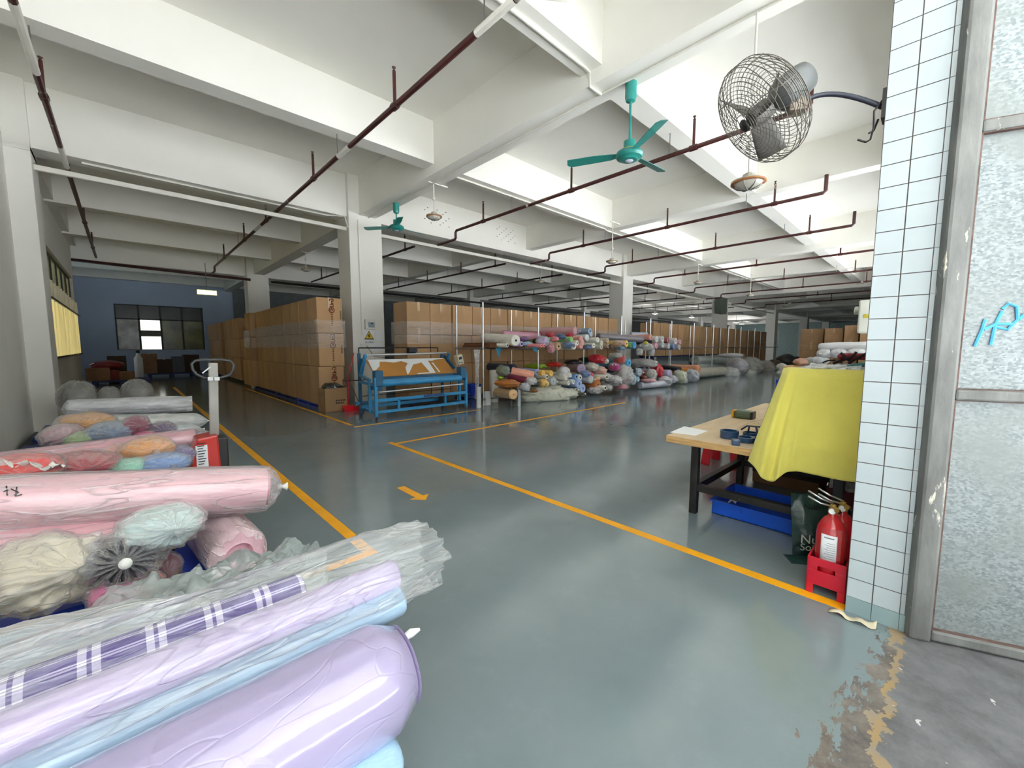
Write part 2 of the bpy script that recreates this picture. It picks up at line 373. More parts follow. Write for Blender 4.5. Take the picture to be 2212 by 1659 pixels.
line(2.5, 2.56, 6.36, 14.2); line(2.5, 5.0, 6.16, 6.22)
A = MB().prism([(-.035, .1), (-.035, .42), (.035, .42), (.035, .1), (.09, .1), (0, 0), (-.09, .1)], .0015, Matrix.Translation((1.70, 2.81, .0002)))
A.obj('yellow_arrow', YELLOW, fl)
# peeled strip of tape at the foot of the tiled jamb
mb = MB(); pk = [(2.34, .27), (2.33, .2), (2.33, .145), (2.335, .1)]
mb.grid(lambda u, v: V((pk[min(3, int(v * 3.01))][0] + (u - .5) * .035, .28 - v * .17, .004 + .014 * math.sin(v * 7) ** 2 + (.02 * max(0, v - .75) * 4 * u))), 4, 14)
tag(mb.obj('tape_strip', mat('dirty_cream_tape', S(206, 196, 168), .7, var=.15, vs=20), solid=.0015, smooth=True), 'dirty cream strip of tape peeling off the floor at the tiled jamb', 'tape')

# ceiling slab, girders, beams
struct(MB().bb(-3, XE, .04, YB, ZC, ZC + .12), 'ceiling', CEIL)
ROWS = [(2.7, 2.98, 4.26), (5.98, 6.26, 4.26), (9.05, 9.45, 4.05), (13.0, 13.28, 4.26), (16.3, 16.58, 4.26), (19.3, 19.7, 4.05), (22.6, 22.88, 4.26), (25.6, 25.88, 4.26)]
for y0, y1, z in ROWS: struct(MB().bb(XW if y0 < 18 else -3, XE, y0, y1, z, ZC + .02), 'ceiling_beam', CEIL)
CX = [3.66 + 11.05 * i for i in range(6)]
for x in CX: struct(MB().bb(x + .24, x + .61, .2, YB, 4.109, ZC + .02), 'ceiling_beam', CEIL)
for x in CX: struct(MB().bb(x + 5.55, x + 5.83, .2, YB, 4.24, ZC + .02), 'ceiling_beam', CEIL)
struct(MB().bb(XW, XW + .14, 9.6, 18.4, 4.3, ZC + .02), 'ceiling_beam', CEIL)
COLN = {}
for j, (y0, y1) in enumerate(((8.95, 9.6), (19.0, 19.65))):
    for i, x in enumerate(CX):
        COLN[i, j] = struct(MB().bb(x, x + .75, y0, y1, -.005, ZC + .01), 'column', WHITE, bevel=.01)
struct(MB().bb(XW - .02, -.785, 8.95, 9.6, -.005, ZC + .01), 'column', WHITE, bevel=.01)
struct(MB().bb(XW - .02, -.785, 8.93, 9.62, 3.97, 4.03), 'column_trim', WHITE)

# left wall with the curtained window
T = .2
wl = MB().bb(XW - T, XW, -.1, 11.7, -.01, ZC + .05).bb(XW - T, XW, 11.7, 18.3, -.01, 1.05).bb(XW - T, XW, 11.7, 18.3, 3.3, ZC + .05).bb(XW - T, XW, 18.3, 18.55, -.01, ZC + .05).bb(-3.1, XW - T, 18.35, 18.55, -.01, ZC + .05)
struct(wl, 'wall_left', WHITE)
struct(MB().bb(-3.1, -3.0, 18.4, 20, -.01, ZC).bb(-3.1, -3.0, 22, YB, -.01, ZC).bb(-3.1, -3.0, 20, 22, -.01, 1.4).bb(-3.1, -3.0, 20, 22, 2.9, ZC), 'wall_left.001', BLUEWALL)
m = MB()
for k in range(3): m.bb(-3.08, -3.02, 20 + .98 * k, 20.04 + .98 * k, 1.4, 2.9)
for z in (1.4, 2.2, 2.86): m.bb(-3.08, -3.02, 20, 22, z, z + .04)
struct(m, 'window_30', STEEL)
win = MB().bb(XW - .12, XW - .06, 11.7, 18.3, 1.05, 1.1).bb(XW - .12, XW - .06, 11.7, 18.3, 3.25, 3.3)
for k in range(7): win.bb(XW - .12, XW - .06, 11.7 + 1.09 * k, 11.76 + 1.09 * k, 1.05, 3.3)
w1 = struct(win, 'window_1', BLACK)
MB().bb(XW - .1, XW - .09, 11.72, 18.28, 1.07, 3.28).obj('pane', mat('backlit_glow_glass', S(150, 146, 96), .2, var=.25, vs=1.2, emit=.16), w1)  # pane glows by itself in place of daylight behind it
struct(MB().bb(XW - .08, XW + .07, 11.6, 18.35, 1.01, 1.05), 'trim_1', mat('dark_sill', S(60, 62, 66), .6))
def curtain(y0, y1, z0, z1, label, m, seed):
    def fn(u, v):
        y = y0 + (y1 - y0) * u
        return V((XW + .02 + .035 * math.sin(y * 34 + seed) + .02 * math.sin(y * 11), y + .01 * math.sin(v * 5), z0 + (z1 - z0) * v))
    tag(MB().grid(fn, 150, 4).obj('curtain', m, smooth=True, solid=.003), label, 'curtain', 'yellow curtains on the left wall')
LIT = mat('backlit_glow_curtain', S(226, 208, 138), .8, var=.18, vs=2.5, st=(1, 5, .25), emit=.42)  # light coming through from behind is put in as the cloth's glow
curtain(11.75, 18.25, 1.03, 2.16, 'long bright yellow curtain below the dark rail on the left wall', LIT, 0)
curtain(11.75, 18.25, 2.2, 2.55, 'pale short curtain strip just above the dark rail on the left wall', mat('pale_net_curtain', S(196, 190, 160), .8, var=.1, emit=.12), 2)  # strip's faint glow stands in for daylight through it
tag(MB().tube([(XW + .08, 11.65, 2.18), (XW + .08, 18.3, 2.18)], .018).obj('curtain_rail', BLACK), 'dark curtain rail above the bright yellow curtain', 'curtain rail')
# back wall and its window
wb = MB()
for a in ((-3, -.26, 0, ZC), (2.98, XE, 0, ZC), (-.26, 2.98, 0, 1.05), (-.26, 2.98, 3.2, ZC)): wb.bb(a[0], a[1], YB, YB + .2, a[2] - .01, a[3] + .03)
struct(wb, 'wall_back', BLUEWALL)
struct(MB().bb(4.3, XE, YB - .05, YB - .01, 0, ZC), 'wall_back.001', mat('shade_toned_wall', S(120, 124, 126), .85))  # darker section: the gloom of the far hall is put into its colour
DK = mat('dark_window_frame', S(52, 58, 54), .5)
fr = MB()
for z in (1.07, 2.52, 3.18): fr.bb(-.26, 2.98, YB + .02, YB + .1, z - .03, z + .03)
for x in (-.24, .55, 1.33, 2.14, 2.95): fr.bb(x - .035, x + .035, YB + .02, YB + .1, 1.05, 3.2)
w2 = struct(fr, 'window_2', DK)
MB().bb(-.24, 2.96, YB + .08, YB + .09, 2.53, 3.18).obj('pane', mat('dim_upper_glass', S(60, 66, 60), .25, var=.2, vs=1), w2)
MB().bb(-.22, .53, YB + .08, YB + .09, 1.08, 2.5).obj('pane', mat('cloudy_glass', S(110, 112, 100), .2, var=.4, vs=2.5, emit=.05), w2)  # faint daylight put in as the pane's glow
MB().bb(.57, 1.3, YB + .08, YB + .09, 1.1, 1.72).bb(.57, 1.3, YB + .08, YB + .09, 2.0, 2.46).obj('pane', mat('daylit_glass', S(238, 240, 226), .4, var=.02, emit=.75), w2)  # outdoor brightness put in as emission of the pane
MB().bb(.57, 1.3, YB + .06, YB + .085, 1.72, 2.0).obj('crossbar', mat('window_crossbar', S(120, 116, 100), .6), w2)
MB().bb(1.36, 2.93, YB + .08, YB + .09, 1.08, 2.5).obj('pane', mat('yellow_reflection_glass', S(92, 92, 52), .2, var=.4, vs=1.6, emit=.04), w2)  # yellowish reflections painted into the glass colour, with a slight glow
AK = MB()
for bx in (5.6, 8.0):
    for k in range(9):
        for j in range(6):
            if (k * 5 + j * 7 + int(bx)) % 3 == 0: AK.bb(bx + .09 * k, bx + .09 * k + .025, 9.046, 9.051, 4.34 + .07 * j, 4.36 + .07 * j)
AK.obj('anchor_mark', INK, bpy.data.objects['ceiling_beam.002'])
struct(MB().bb(XE, XE + .2, 0, YB, -.01, ZC + .03), 'wall_right', mat('pale_teal_wall', S(168, 190, 188), .8))

# front wall right of the loading door, pierced by windows
wf = MB(); X0 = 2.42
wf.bb(X0, 3.0, .042, .226, -.01, ZC + .03).bb(3.0, 6.5, .042, .226, -.01, 2.0).bb(3.0, 6.5, .042, .226, 3.9, ZC + .03).bb(6.5, XE, .042, .226, -.01, 1.0).bb(6.5, XE, .042, .226, 3.7, ZC + .03).bb(XW - T, X0, .042, .226, 3.75, ZC + .03)
OPEN = []
x = 6.5
while x < 19:
    OPEN.append((x, x + 4.4)); wf.bb(x + 4.4, x + 5.5, .042, .226, 1.0, 3.7); x += 5.5
ADDED_HI_OPEN = (3.0, 6.3)  # extra high opening, out of view, added for more light
wf.bb(6.3, 6.5, .042, .226, 2.0, 3.9)
wf.bb(x, XE, .042, .226, 1.0, 3.7)
struct(wf, 'wall_front', WHITE)
for n, (a, b) in enumerate(OPEN):
    m = MB()
    for z in (1.02, 2.8, 3.68): m.bb(a, b, .11, .16, z - .02, z + .02)
    for k in range(5): m.bb(a + (b - a) * k / 4 - .02, a + (b - a) * k / 4 + .02, .11, .16, 1, 3.7)
    struct(m, 'window_%d' % (n + 3), STEEL)
m = MB()
for z in (2.02, 2.95, 3.88): m.bb(3.0, 6.3, .11, .16, z - .02, z + .02)
for k in range(4): m.bb(3.0 + 1.1 * k - .02, 3.0 + 1.1 * k + .02, .11, .16, 2, 3.9)
struct(m, 'window_%d' % (len(OPEN) + 3), STEEL)  # unseen window added to brighten the table and ceiling
# tiled jamb of the loading door
TILE = mat('glazed_white_tile', S(186, 196, 200), .16, var=.03, vs=3, spots=(S(176, 172, 160), 15, .76), coat=.2)
GROUT = mat('tile_grout', S(92, 84, 80), .9)
jm = MB(); jm.bb(X0 - .0165, X0 + .002, .042, .227, 0, 3.74, mi=1)
h = .0925
for r in range(41):
    for c in range(2):
        y = .0425 + c * .092; jm.bb(X0 - .019, X0 - .001, y + .002, y + .09, .077 + r * h, .077 + r * h + h - .004)
for r in range(41): jm.bb(X0 - .017, X0 + .05, .0265, .0415, .077 + r * h, .077 + r * h + h - .0024)
struct(jm, 'trim_2', [TILE, GROUT])
bt = MB()
for c in range(2): bt.bb(X0 - .024, X0 - .001, .0425 + c * .092 + .001, .0425 + c * .092 + .091, 0, .0755)
bt.bb(X0 - .024, X0 + .05, .024, .0415, 0, .0755)
struct(bt, 'baseboard_right', mat('grey_teal_painted_tile', S(142, 164, 166), .35, var=.05))

# the opened metal door leaf
HA = V((2.389, -.016, 0)); HE = V((.374, -.927, 0)).normalized(); HN = V((-HE.y, HE.x, 0)); HN = HN if HN.x < 0 else -HN
def atdoor(x, y, off=0):
    r = ray(x, y); P = HA + HN * off
    return CAM + r * ((P - CAM).dot(HN) / r.dot(HN))
DM = Matrix((HE, HN, V((0, 0, 1)))).transposed()
def dbox(mb, e0, e1, z0, z1, n0, n1, mi=0):
    return mb.box(HA + HE * ((e0 + e1) / 2) + HN * ((n0 + n1) / 2) + V((0, 0, (z0 + z1) / 2)), (e1 - e0, n1 - n0, z1 - z0), M=DM, mi=mi)
DFR = mat('grimy_steel_frame', S(112, 113, 110), .5, var=.22, vs=6, st=(2, 2, .6), bump=.15, bs=30, spots=(S(196, 192, 176), 7, .62))
def galv():
    m, nt, p = nodes('galvanised_sheet'); L = nt.links.new; vec = coords(nt, (1, 1, 1.6))
    v = N(nt, 'ShaderNodeTexVoronoi', Scale=95.0); L(vec, v.inputs['Vector'])
    sp = nt.nodes.new('ShaderNodeSeparateColor'); L(v.outputs['Color'], sp.inputs[0])
    a = ramp(nt, sp.outputs[0], 0, 1, S(108, 116, 118), S(150, 157, 159))
    n1 = N(nt, 'ShaderNodeTexNoise', Scale=2.5, Detail=7.0); L(vec, n1.inputs['Vector'])
    c = mixc(nt, ramp(nt, n1.outputs['Fac'], .42, .68), a, S(124, 129, 127))
    n2 = N(nt, 'ShaderNodeTexNoise', Scale=13.0, Detail=6.0); L(vec, n2.inputs['Vector'])
    c = mixc(nt, ramp(nt, n2.outputs['Fac'], .72, .75), c, S(170, 174, 174))
    L(c, p.inputs['Base Color']); p.inputs['Roughness'].default_value = .5; p.inputs['Metallic'].default_value = .25
    return m
z1 = atdoor(2080, 281).z; z2 = atdoor(2042, 852).z
d = MB(); dbox(d, -.035, .04, .0, 3.5, -.045, .02)
door = struct(d, 'door_1', DFR, bevel=.012)
m = MB()
for z in (.03, z2, z1, 3.46): dbox(m, .04, 1.7, z - .022, z + .022, -.04, .012)
dbox(m, 1.64, 1.7, 0, 3.5, -.04, .02); m.obj('rail', DFR, door, bevel=.008)
m = MB(); dbox(m, .02, 1.68, .02, 3.48, -.022, -.018); m.obj('panel', galv(), door)
WELD = mat('rusty_weld_seam', S(104, 82, 76), .8, var=.3, vs=18)
m = MB()
for za, zb in ((.05, z2 - .022), (z2 + .022, z1 - .022), (z1 + .022, 3.43)):
    dbox(m, .04, .048, za, zb, -.02, .002)
    for z in (za, zb): dbox(m, .04, 1.64, z - .003, z + .003, -.02, .004)
m.obj('weld_seam', WELD, door)
BM = mat('blue_chalk', S(86, 176, 214), .8, var=.12, vs=30)
m = MB()
for s_ in ([(2105, 748), (2120, 715), (2128, 690)], [(2140, 745), (2150, 700), (2165, 672)], [(2165, 668), (2178, 656), (2196, 662), (2198, 690), (2176, 712), (2150, 706)], [(2125, 712), (2150, 700), (2185, 700)], [(2200, 690), (2212, 680), (2240, 676)]):
    m.tube([atdoor(x, y, -.016) for x, y in s_], .006, 6)
m.obj('chalk_mark', BM, door)
# ======================= CEILING SERVICES =======================
def sprinkler(x, y0, y1, z, heads, label, drop=None, up=None, m=PIPE, r=.031):
    o = MB()
    pts = [(x, y0, z), (x, y1, z)]
    if up: pts = [(x, y0, z + up), (x, y0, z + .03), (x, y0 + .03, z)] + pts[1:]
    if drop: pts = pts[:-1] + [(x, y1 - .04, z), (x, y1, z - .04), (x, y1, z - drop), (x, y1 + .04, z - drop - .03), (x, y1 + .75, z - drop - .03)]
    o.tube(pts, r, 8)
    root = tag(o.obj('sprinkler_pipe', m, smooth=True, autos=40), label, 'sprinkler pipe', 'sprinkler branch pipes under the ceiling')
    ORG[root.name] = V((0, 0, 0))
    for by in (2.84, 6.12, 13.14, 16.44):
        if y0 < by < y1: MB().tube([(x, by, z), (x, by, 4.27)], .007, 5).obj('hanger_rod', STEEL, root)
    if x < 3:
        for ya_, yb_ in (((5.2, 6.35), (8.4, 9.3)) if x < 0 else ((2.47, 2.95), (5.7, 6.1), (10.6, 11.2))): MB().tube([(x, ya_, z), (x, yb_, z)], r * 1.06, 8).obj('white_painted_section', WPIPE, root, smooth=True, autos=40)
    for k, y in enumerate(heads):
        q = MB(); q.tube([(x, y, z), (x, y, z + .36)], r * .62, 6).lathe([(.012, 0), (.02, .01), (.008, .025), (.022, .045), (.022, .05)], 8, Matrix.Translation((x, y, z + .36)))
        q.obj('sprinkler_riser', m, root, smooth=True, autos=40)
        q = MB(); q.tube([(x, y - .05, z), (x, y + .05, z)], r * 1.35, 8); q.obj('coupling', m, root, smooth=True, autos=40)
    return root
sprinkler(-.465, 1.5, 17.9, 3.95, [6.9, 9.7, 13.1, 16.2], 'maroon sprinkler pipe running close to the left wall', up=.0)
sprinkler(2.38, 2.46, 17.2, 3.95, [4.42, 7.15, 10.2, 12.4, 15.3], 'maroon sprinkler pipe crossing the ceiling left of the large teal fan', drop=.12)
NM = ['behind the large teal fan', 'second behind the large teal fan', 'third behind the large teal fan', 'fourth behind the large teal fan', 'fifth behind the large teal fan', 'sixth behind the large teal fan', 'seventh behind the large teal fan', 'eighth behind the large teal fan']
for k, x in enumerate([5.8, 9.12, 12.0, 15.45, 19.35, 22.65, 26.5, 30.4]):
    nearY = [1.2, 1.57, 1.51, 1.3, .9, .9, .9, .9][k]
    sprinkler(x, nearY, 8.02, 3.95, [[2.5, 4.6, 7.0], [2.35, 4.46, 6.8], [2.33, 4.46, 7.0], [2.2, 4.4, 6.8], [2.3, 4.5, 6.6], [2.3, 4.5, 6.6], [2.2, 4.6], [2.2, 4.6]][k],
              'maroon sprinkler pipe under the ceiling, ' + NM[k], drop=.16, up=.3 if k < 3 else None)
    sprinkler(x, 9.9, 18.2, 3.92, [10.4, 12.3, 14.6, 17.0], 'far maroon sprinkler pipe beyond the pillar row, %s from the left' % ORD[k], m=mat('dark_pipe', S(52, 34, 34), .5))
# red main across the far left bay and white cross pieces
m = MB(); m.tube([(-1.2, 18.75, 3.93), (3.72, 18.75, 3.84)], .05, 10)
t = tag(m.obj('sprinkler_main', mat('dark_red_main', S(66, 28, 30), .45, var=.1, spots=(S(180, 180, 180), 1.4, .66)), smooth=True), 'thick dark red sprinkler main across the far left bay', 'pipe')
m = MB(); m.tube([(4.45, 18.8, 3.84), (40, 18.8, 3.7)], .05, 8)
tag(m.obj('sprinkler_main', mat('black_main', S(36, 30, 30), .5), smooth=True), 'dark sprinkler main beyond the carton wall', 'pipe')
m = MB(); m.tube([(2.38, 2.46, 3.95), (2.38, 2.36, 3.95)], .03, 8).tube([(2.1, 2.44, 3.98), (2.38, 2.44, 3.98), (2.7, 2.2, 3.98)], .028, 8)
tag(m.obj('pipe_tee', WPIPE, smooth=True), 'white pipe tee at the near end of the left sprinkler pipe', 'pipe')
# white ties between the pillars
for a, b, lab in ((-.785, 3.66, 'white square tie bar between the left wall pillar and the front white pillar'), (4.41, 14.71, 'white tie bar right of the front white pillar'), (15.46, 25.76, 'white tie bar between the second and third pillars'), (26.5, 36.8, 'white tie bar beyond the third pillar')):
    m = MB().bar((a, 9.1, 3.8), (b, 9.1, 3.8), .06, .075)
    tag(m.obj('tie_bar', WPIPE, bevel=.008), lab, 'tie bar', 'white tie bars between the pillars')
# conduits on the beams
def conduit(pts, label, r=.016, m=WPIPE):
    tag(MB().tube(pts, r, 6).obj('conduit', m, smooth=True, autos=40), label, 'conduit', 'white conduits on the ceiling')
conduit([(-.5, 2.84, 4.245), (3.8, 2.84, 4.245), (3.88, 2.84, 4.23), (3.88, 2.84, 4.09), (4.1, 2.84, 4.095)], 'white conduit on the nearest cross beam, stepping down the girder')
conduit([(4.3, 6.12, 4.245), (9.1, 6.12, 4.245), (9.2, 6.12, 4.22), (14.7, 6.12, 4.245)], 'white conduit along the second cross beam right of the girder')
conduit([(15.4, 6.12, 4.245), (25.6, 6.12, 4.245)], 'white conduit along the second cross beam, far bay')
conduit([(4.1, .3, 4.095), (4.1, 9.0, 4.095)], 'thin conduit along the underside of the girder over the teal fans', .012)
conduit([(-.3, 9.2, 4.035), (3.3, 9.2, 4.035), (3.6, 9.0, 4.03), (3.65, 8.97, 3.8)], 'white conduit on the beam left of the front pillar')
conduit([(3.86, 8.935, 4.0), (3.86, 8.935, 1.5)], 'white conduit running down the front pillar', .012)
# pendant lamps
def pendant(p, zt, zb, label, big=False, on=False, group='pendant lamps under the ceiling'):
    t = thing('pendant_lamp', label, 'pendant lamp', (p[0], p[1], zb), group)
    MB().tube([(p[0], p[1], zb + .06), (p[0], p[1], zt)], .011, 8).lathe([(.03, 0), (.035, .03), (.012, .05)], 10, Matrix.Translation((p[0], p[1], zb + .3))).obj('rod', WPIPE, t, smooth=True, autos=40)
    s = 1.0
    MB().lathe([(.02, .1), (.05, .085), (.06, .05), (.14, .03), (.14, .015), (.05, .02)], 20, Matrix.Translation((p[0], p[1], zb))).obj('lamp_shade', mat('lamp_shade_enamel', S(190, 186, 172), .5), t, smooth=True, autos=50)
    MB().lathe([(.125, .016), (.14, .02), (.142, .008), (.125, .006)], 20, Matrix.Translation((p[0], p[1], zb))).obj('rim', mat('orange_rim', S(176, 120, 76), .5), t, smooth=True)
    MB().lathe([(.12, .015), (.1, -.022), (.05, -.04), (.0, -.044)], 18, Matrix.Translation((p[0], p[1], zb))).obj('globe', mat('lit_globe', S(255, 255, 246), .3, emit=14) if on else mat('frosted_globe', S(206, 204, 194), .12, var=.05, coat=.5), t, smooth=True)
    g = MB(); 
    for k in range(4):
        a = k * math.pi / 4; g.tube([(p[0] + .125 * math.cos(a) * math.sin(w) , p[1] + .125 * math.sin(a) * math.sin(w), zb + .014 - .062 * math.cos(w)) for w in [i * math.pi / 8 - math.pi / 2 for i in range(9)]], .003, 4)
    g.obj('guard', STEEL, t)
    if not big:
        MB().bar((p[0] - .12, p[1] - .02, zt), (p[0] + .28, p[1] - .02, zt), .025).obj('bracket', WPIPE, t)
    return t
pendant((4.1, 1.266), 4.109, 2.68, 'glass guarded pendant lamp hanging below the wall fan', big=True)
pendant((4.13, 6.35), 4.109, 3.53, 'pendant lamp on a white rod right of the small teal fan')
pendant((4.18, 13.56), 4.109, 3.58, 'pendant lamp left of the front pillar over the far carton stack')
pendant((8.757, 5.66), 4.24, 3.3, 'pendant lamp on a long white rod left of the second pillar')
pendant((14.8, 6.04), 4.109, 3.48, 'pendant lamp right of the second pillar')
pendant((19.2, 5.64), 4.24, 3.37, 'pendant lamp over the third pillar, on a white rod')
pendant((10.98, 10.05), 4.24, 3.56, 'unlit pendant lamp over the carton wall between the first two pillars')
pendant((27.6, 6.3), 4.109, 3.55, 'farthest unlit pendant lamp hanging before the third pillar')
for px_, py_, Y, lab in ((1415, 678, 13.5, 'lit pendant lamp right of the second pillar, over the cartons'), (1494, 686, 13.5, 'lit pendant lamp left of the third pillar'), (1590, 697, 15, 'lit pendant lamp just right of the third pillar'), (1602, 700, 17, 'small lit pendant lamp beside the brightest one past the third pillar'), (1640, 705, 17, 'lit pendant lamp left of the fourth pillar')):
    P = aty(px_, py_, Y); P = V((P.x, P.y, P.z))
    t = thing('pendant_lamp', lab, 'pendant lamp', P, 'lit industrial pendants in the far hall'); q = Matrix.Translation(P)
    s = .42 if Y == 13.5 else .6
    MB().tube([P + V((0, 0, .2)), V((P.x, P.y, 4.6))], .012, 6).obj('cord', BLKPL, t)
    MB().lathe([(.05 * s, .5 * s), (.1 * s, .4 * s), (.45 * s, .02), (.47 * s, 0)], 16, q).obj('lamp_shade', mat('white_lamp_bell', S(230, 230, 230), .4), t, smooth=True)
    MB().lathe([(.0, .16 * s), (.3 * s, .1 * s), (.42 * s, .0), (.0, -.05 * s)], 14, q).obj('bulb', mat('lit_bulb', S(255, 255, 250), .3, emit=30), t, smooth=True)
    li = bpy.data.lights.new('lamp_light', 'POINT'); li.energy = 110; li.shadow_soft_size = .2
    lo = bpy.data.objects.new('lamp_light', li); COL.objects.link(lo); lo.location = P + V((0, 0, -.15))
# ceiling fans
def ceiling_fan(hx, hy, hz, zt, ang, label, rad=.7):
    t = thing('ceiling_fan', label, 'ceiling fan', (hx, hy, hz), 'teal ceiling fans on the girder'); Q = Matrix.Translation((hx, hy, hz))
    MB().lathe([(.03, zt - hz - .2), (.05, zt - hz - .19), (.062, zt - hz - .15), (.062, zt - hz)], 20, Q).obj('canopy', TEAL, t, smooth=True, autos=40)
    MB().tube([(hx, hy, hz + .15), (hx, hy, zt - .15)], .0135, 10).obj('rod', TEAL, t, smooth=True, autos=40)
    MB().lathe([(.05, -.055), (.085, -.05), (.1, -.035), (.135, -.025), (.15, 0), (.14, .03), (.1, .05), (.075, .06), (.065, .07), (.065, .15), (.03, .16)], 28, Q).obj('motor', TEAL, t, smooth=True, autos=35)
    MB().lathe([(.0, -.066), (.035, -.062), (.052, -.05)], 18, Q).obj('badge', mat('pale_lilac_badge', S(206, 206, 226), .3), t, smooth=True)
    MB().lathe([(.101, .048), (.108, .047), (.108, .052), (.1, .056)], 28, Q).obj('trim_ring', mat('brass_trim', S(206, 196, 96), .3, .6), t, smooth=True)
    for k in range(3):
        a = R(ang + 120 * k)
        M = Q @ Matrix.Rotation(a, 4, 'Z') @ Matrix.Translation((0, 0, .012)) @ Matrix.Rotation(R(14), 4, 'X')
        pts = [(.12, -.03), (.2, -.052), (.4, -.062), (rad - .04, -.07), (rad, -.03), (rad - .015, .055), (.4, .06), (.2, .045), (.12, .03)]
        MB().prism(pts, .006, M).obj('blade', TEAL, t, bevel=.002)
    return t
ceiling_fan(4.18, 2.51, 3.35, 4.109, -3, 'large teal three-blade ceiling fan nearest the door')
ceiling_fan(4.128, 7.72, 3.63, 4.109, 128, 'small teal ceiling fan beside the front white pillar')
# exit box, far left bay
P = aty(447, 632, 18.6)
t = thing('exit_sign', 'lit yellow-green emergency sign hanging in the far left bay', 'sign', P, None)
MB().box(P, (.62, .07, .2)).obj('housing', mat('white_housing', S(226, 226, 226), .5), t, bevel=.02)
MB().box(P + V((0, -.04, 0)), (.56, .01, .15)).obj('lit_panel', mat('lit_sign_panel', S(232, 238, 150), .4, var=.2, vs=5, emit=2.2), t)
MB().tube([P + V((0, 0, .1)), V((P.x, P.y, 4.26))], .012, 6).obj('hanger', STEEL, t)
# ceiling anchors and stains stay in the paint; speaker cabinet on third pillar
m = MB().bb(24.35, 25.3, 8.6, 8.95, 3.1, 4.0); 
tag(m.obj('wall_cabinet', mat('grey_green_cabinet', S(92, 100, 92), .6, var=.1, vs=1, st=(4, 4, 4)), bevel=.02), 'square grey-green cabinet high on the third pillar', 'cabinet')
# electric box on the near right wall
P = V((6.0, .36, 2.08))
t = thing('air_conditioner', 'tall off-white box unit hung on the wall just past the tiled jamb', 'air conditioner', P)
q0 = aty(1893, 655, .27); 
ax = 7.6; y1 = atx(1852, 700, ax).y; zt = atx(1865, 648, ax).z; zb = atx(1850, 720, ax).z
MB().bb(ax, ax + .5, .22, y1, zb, zt).obj('case', mat('off_white_case', S(208, 210, 200), .5, var=.04), t, bevel=.02)
MB().bb(ax - .004, ax, y1 - .3, y1 - .06, (zt + zb) / 2 - .02, (zt + zb) / 2 + .03).obj('yellow_sticker', mat('yellow_sticker', S(206, 190, 60), .5), t)
MB().lathe([(.06, 0), (.06, .06), (.03, .07)], 12, Matrix.Translation((ax + .2, y1, (zt + zb) / 2 + .1)) @ Matrix.Rotation(R(-90), 4, 'X')).obj('knob', mat('off_white_case', S(208, 210, 200)), t, smooth=True, autos=40)

# ---------- wall fan on the jamb ----------
FC = V((2.235, .65, 2.345)); FA = V((-.5, .62, -.62)).normalized()
root = thing('wall_fan', 'caged industrial fan on a bent arm above the tiled jamb', 'fan', FC)
FM = frame(FC, FA, (0, 0, 1)) @ Matrix.Rotation(R(90), 4, 'Y')      # local Z along the axis
def fp(r, a, z): return FM @ V((r * math.cos(a), r * math.sin(a), z))
RC = .235
def dome(r, s): return s * (0.03 + .065 * math.sqrt(max(0, 1 - (r / RC) ** 2.2)))
WIRE = mat('dusty_grey_wire', S(112, 108, 100), .55, .4, var=.15, vs=20)
front = MB(); back = MB()
for mbx, s in ((front, 1), (back, -1)):
    for k in range(1, 14):
        r = .035 + (RC - .035) * k / 13
        mbx.tube([fp(r, i * 2 * math.pi / 40, dome(r, s)) for i in range(40)], .0014, 4, closed=True)
    for k in range(32 if s > 0 else 16):
        a = k * 2 * math.pi / (32 if s > 0 else 16); tw = .55 if s > 0 else 0
        mbx.tube([fp(r, a + tw * (1 - r / RC), dome(r, s)) for r in [.045 + (RC - .045) * i / 9 for i in range(10)]], 1.1e-3 if k % 8 else .0024, 4)
    for k in range(5):
        pass
for k in range(4): back.tube([fp(RC, i * 2 * math.pi / 48, -.03 + .02 * k) for i in range(48)], .002, 4, closed=True)
for k in range(8):
    a = k * math.pi / 4; back.tube([fp(RC, a, -.035), fp(RC, a, .035)], .003, 4)
front.obj('front_cage', WIRE, root); back.obj('rear_cage', WIRE, root)
GR = mat('grey_fan_blade', S(104, 102, 98), .5, .2, var=.12, vs=8)
MB().lathe([(0, .06), (.035, .055), (.045, .03), (.045, -.03)], 20, FM).obj('hub', GR, root, smooth=True, autos=40)
MB().lathe([(0, .1), (.026, .098), (.03, .09)], 16, FM).obj('grille_badge', BLACK, root, smooth=True)
for k in range(3):
    b = MB(); a0 = R(95 + 120 * k)
    def fn(u, v):
        r = .04 + .165 * v; w = (.5 - .1 * v); a = a0 + (u - .5) * w * 1.25 * (1.15 - .3 * v)
        return fp(r, a, .02 - (u - .5) * .085)
    b.grid(fn, 6, 8).obj('blade', GR, root, smooth=True, solid=.003)
MO = mat('grey_motor', S(104, 107, 108), .55, var=.12, vs=5)
MM = FM @ Matrix.Translation((0, 0, -.12))
MB().lathe([(.04, .04), (.065, .025), (.073, 0), (.073, -.07), (.065, -.11), (.04, -.128), (0, -.132)], 24, MM).obj('motor', MO, root, smooth=True, autos=50)
WP = V((2.44, .24, 2.28)); J = fp(0, 0, -.14) + V((.03, -.03, -.07))
mid = (WP + J) / 2 + V((.01, .03, .07))
br = MB().tube([fp(.0, 0, -.14), J], .02, 8).box(J, (.07, .07, .06), M=Matrix.Rotation(.5, 3, 'Z')).tube([fp(.03, 1, -.14), J + V((.06, -.03, .03))], .008, 6)
br.obj('pivot_bracket', mat('rusty_bracket', S(142, 128, 112), .6, var=.2, vs=20), root)
def arc(a, m_, b, n=14): return [a * (1 - t) ** 2 + (m_ * 2 - (a + b) * .5) * 2 * t * (1 - t) + b * t * t for t in [i / n for i in range(n + 1)]]
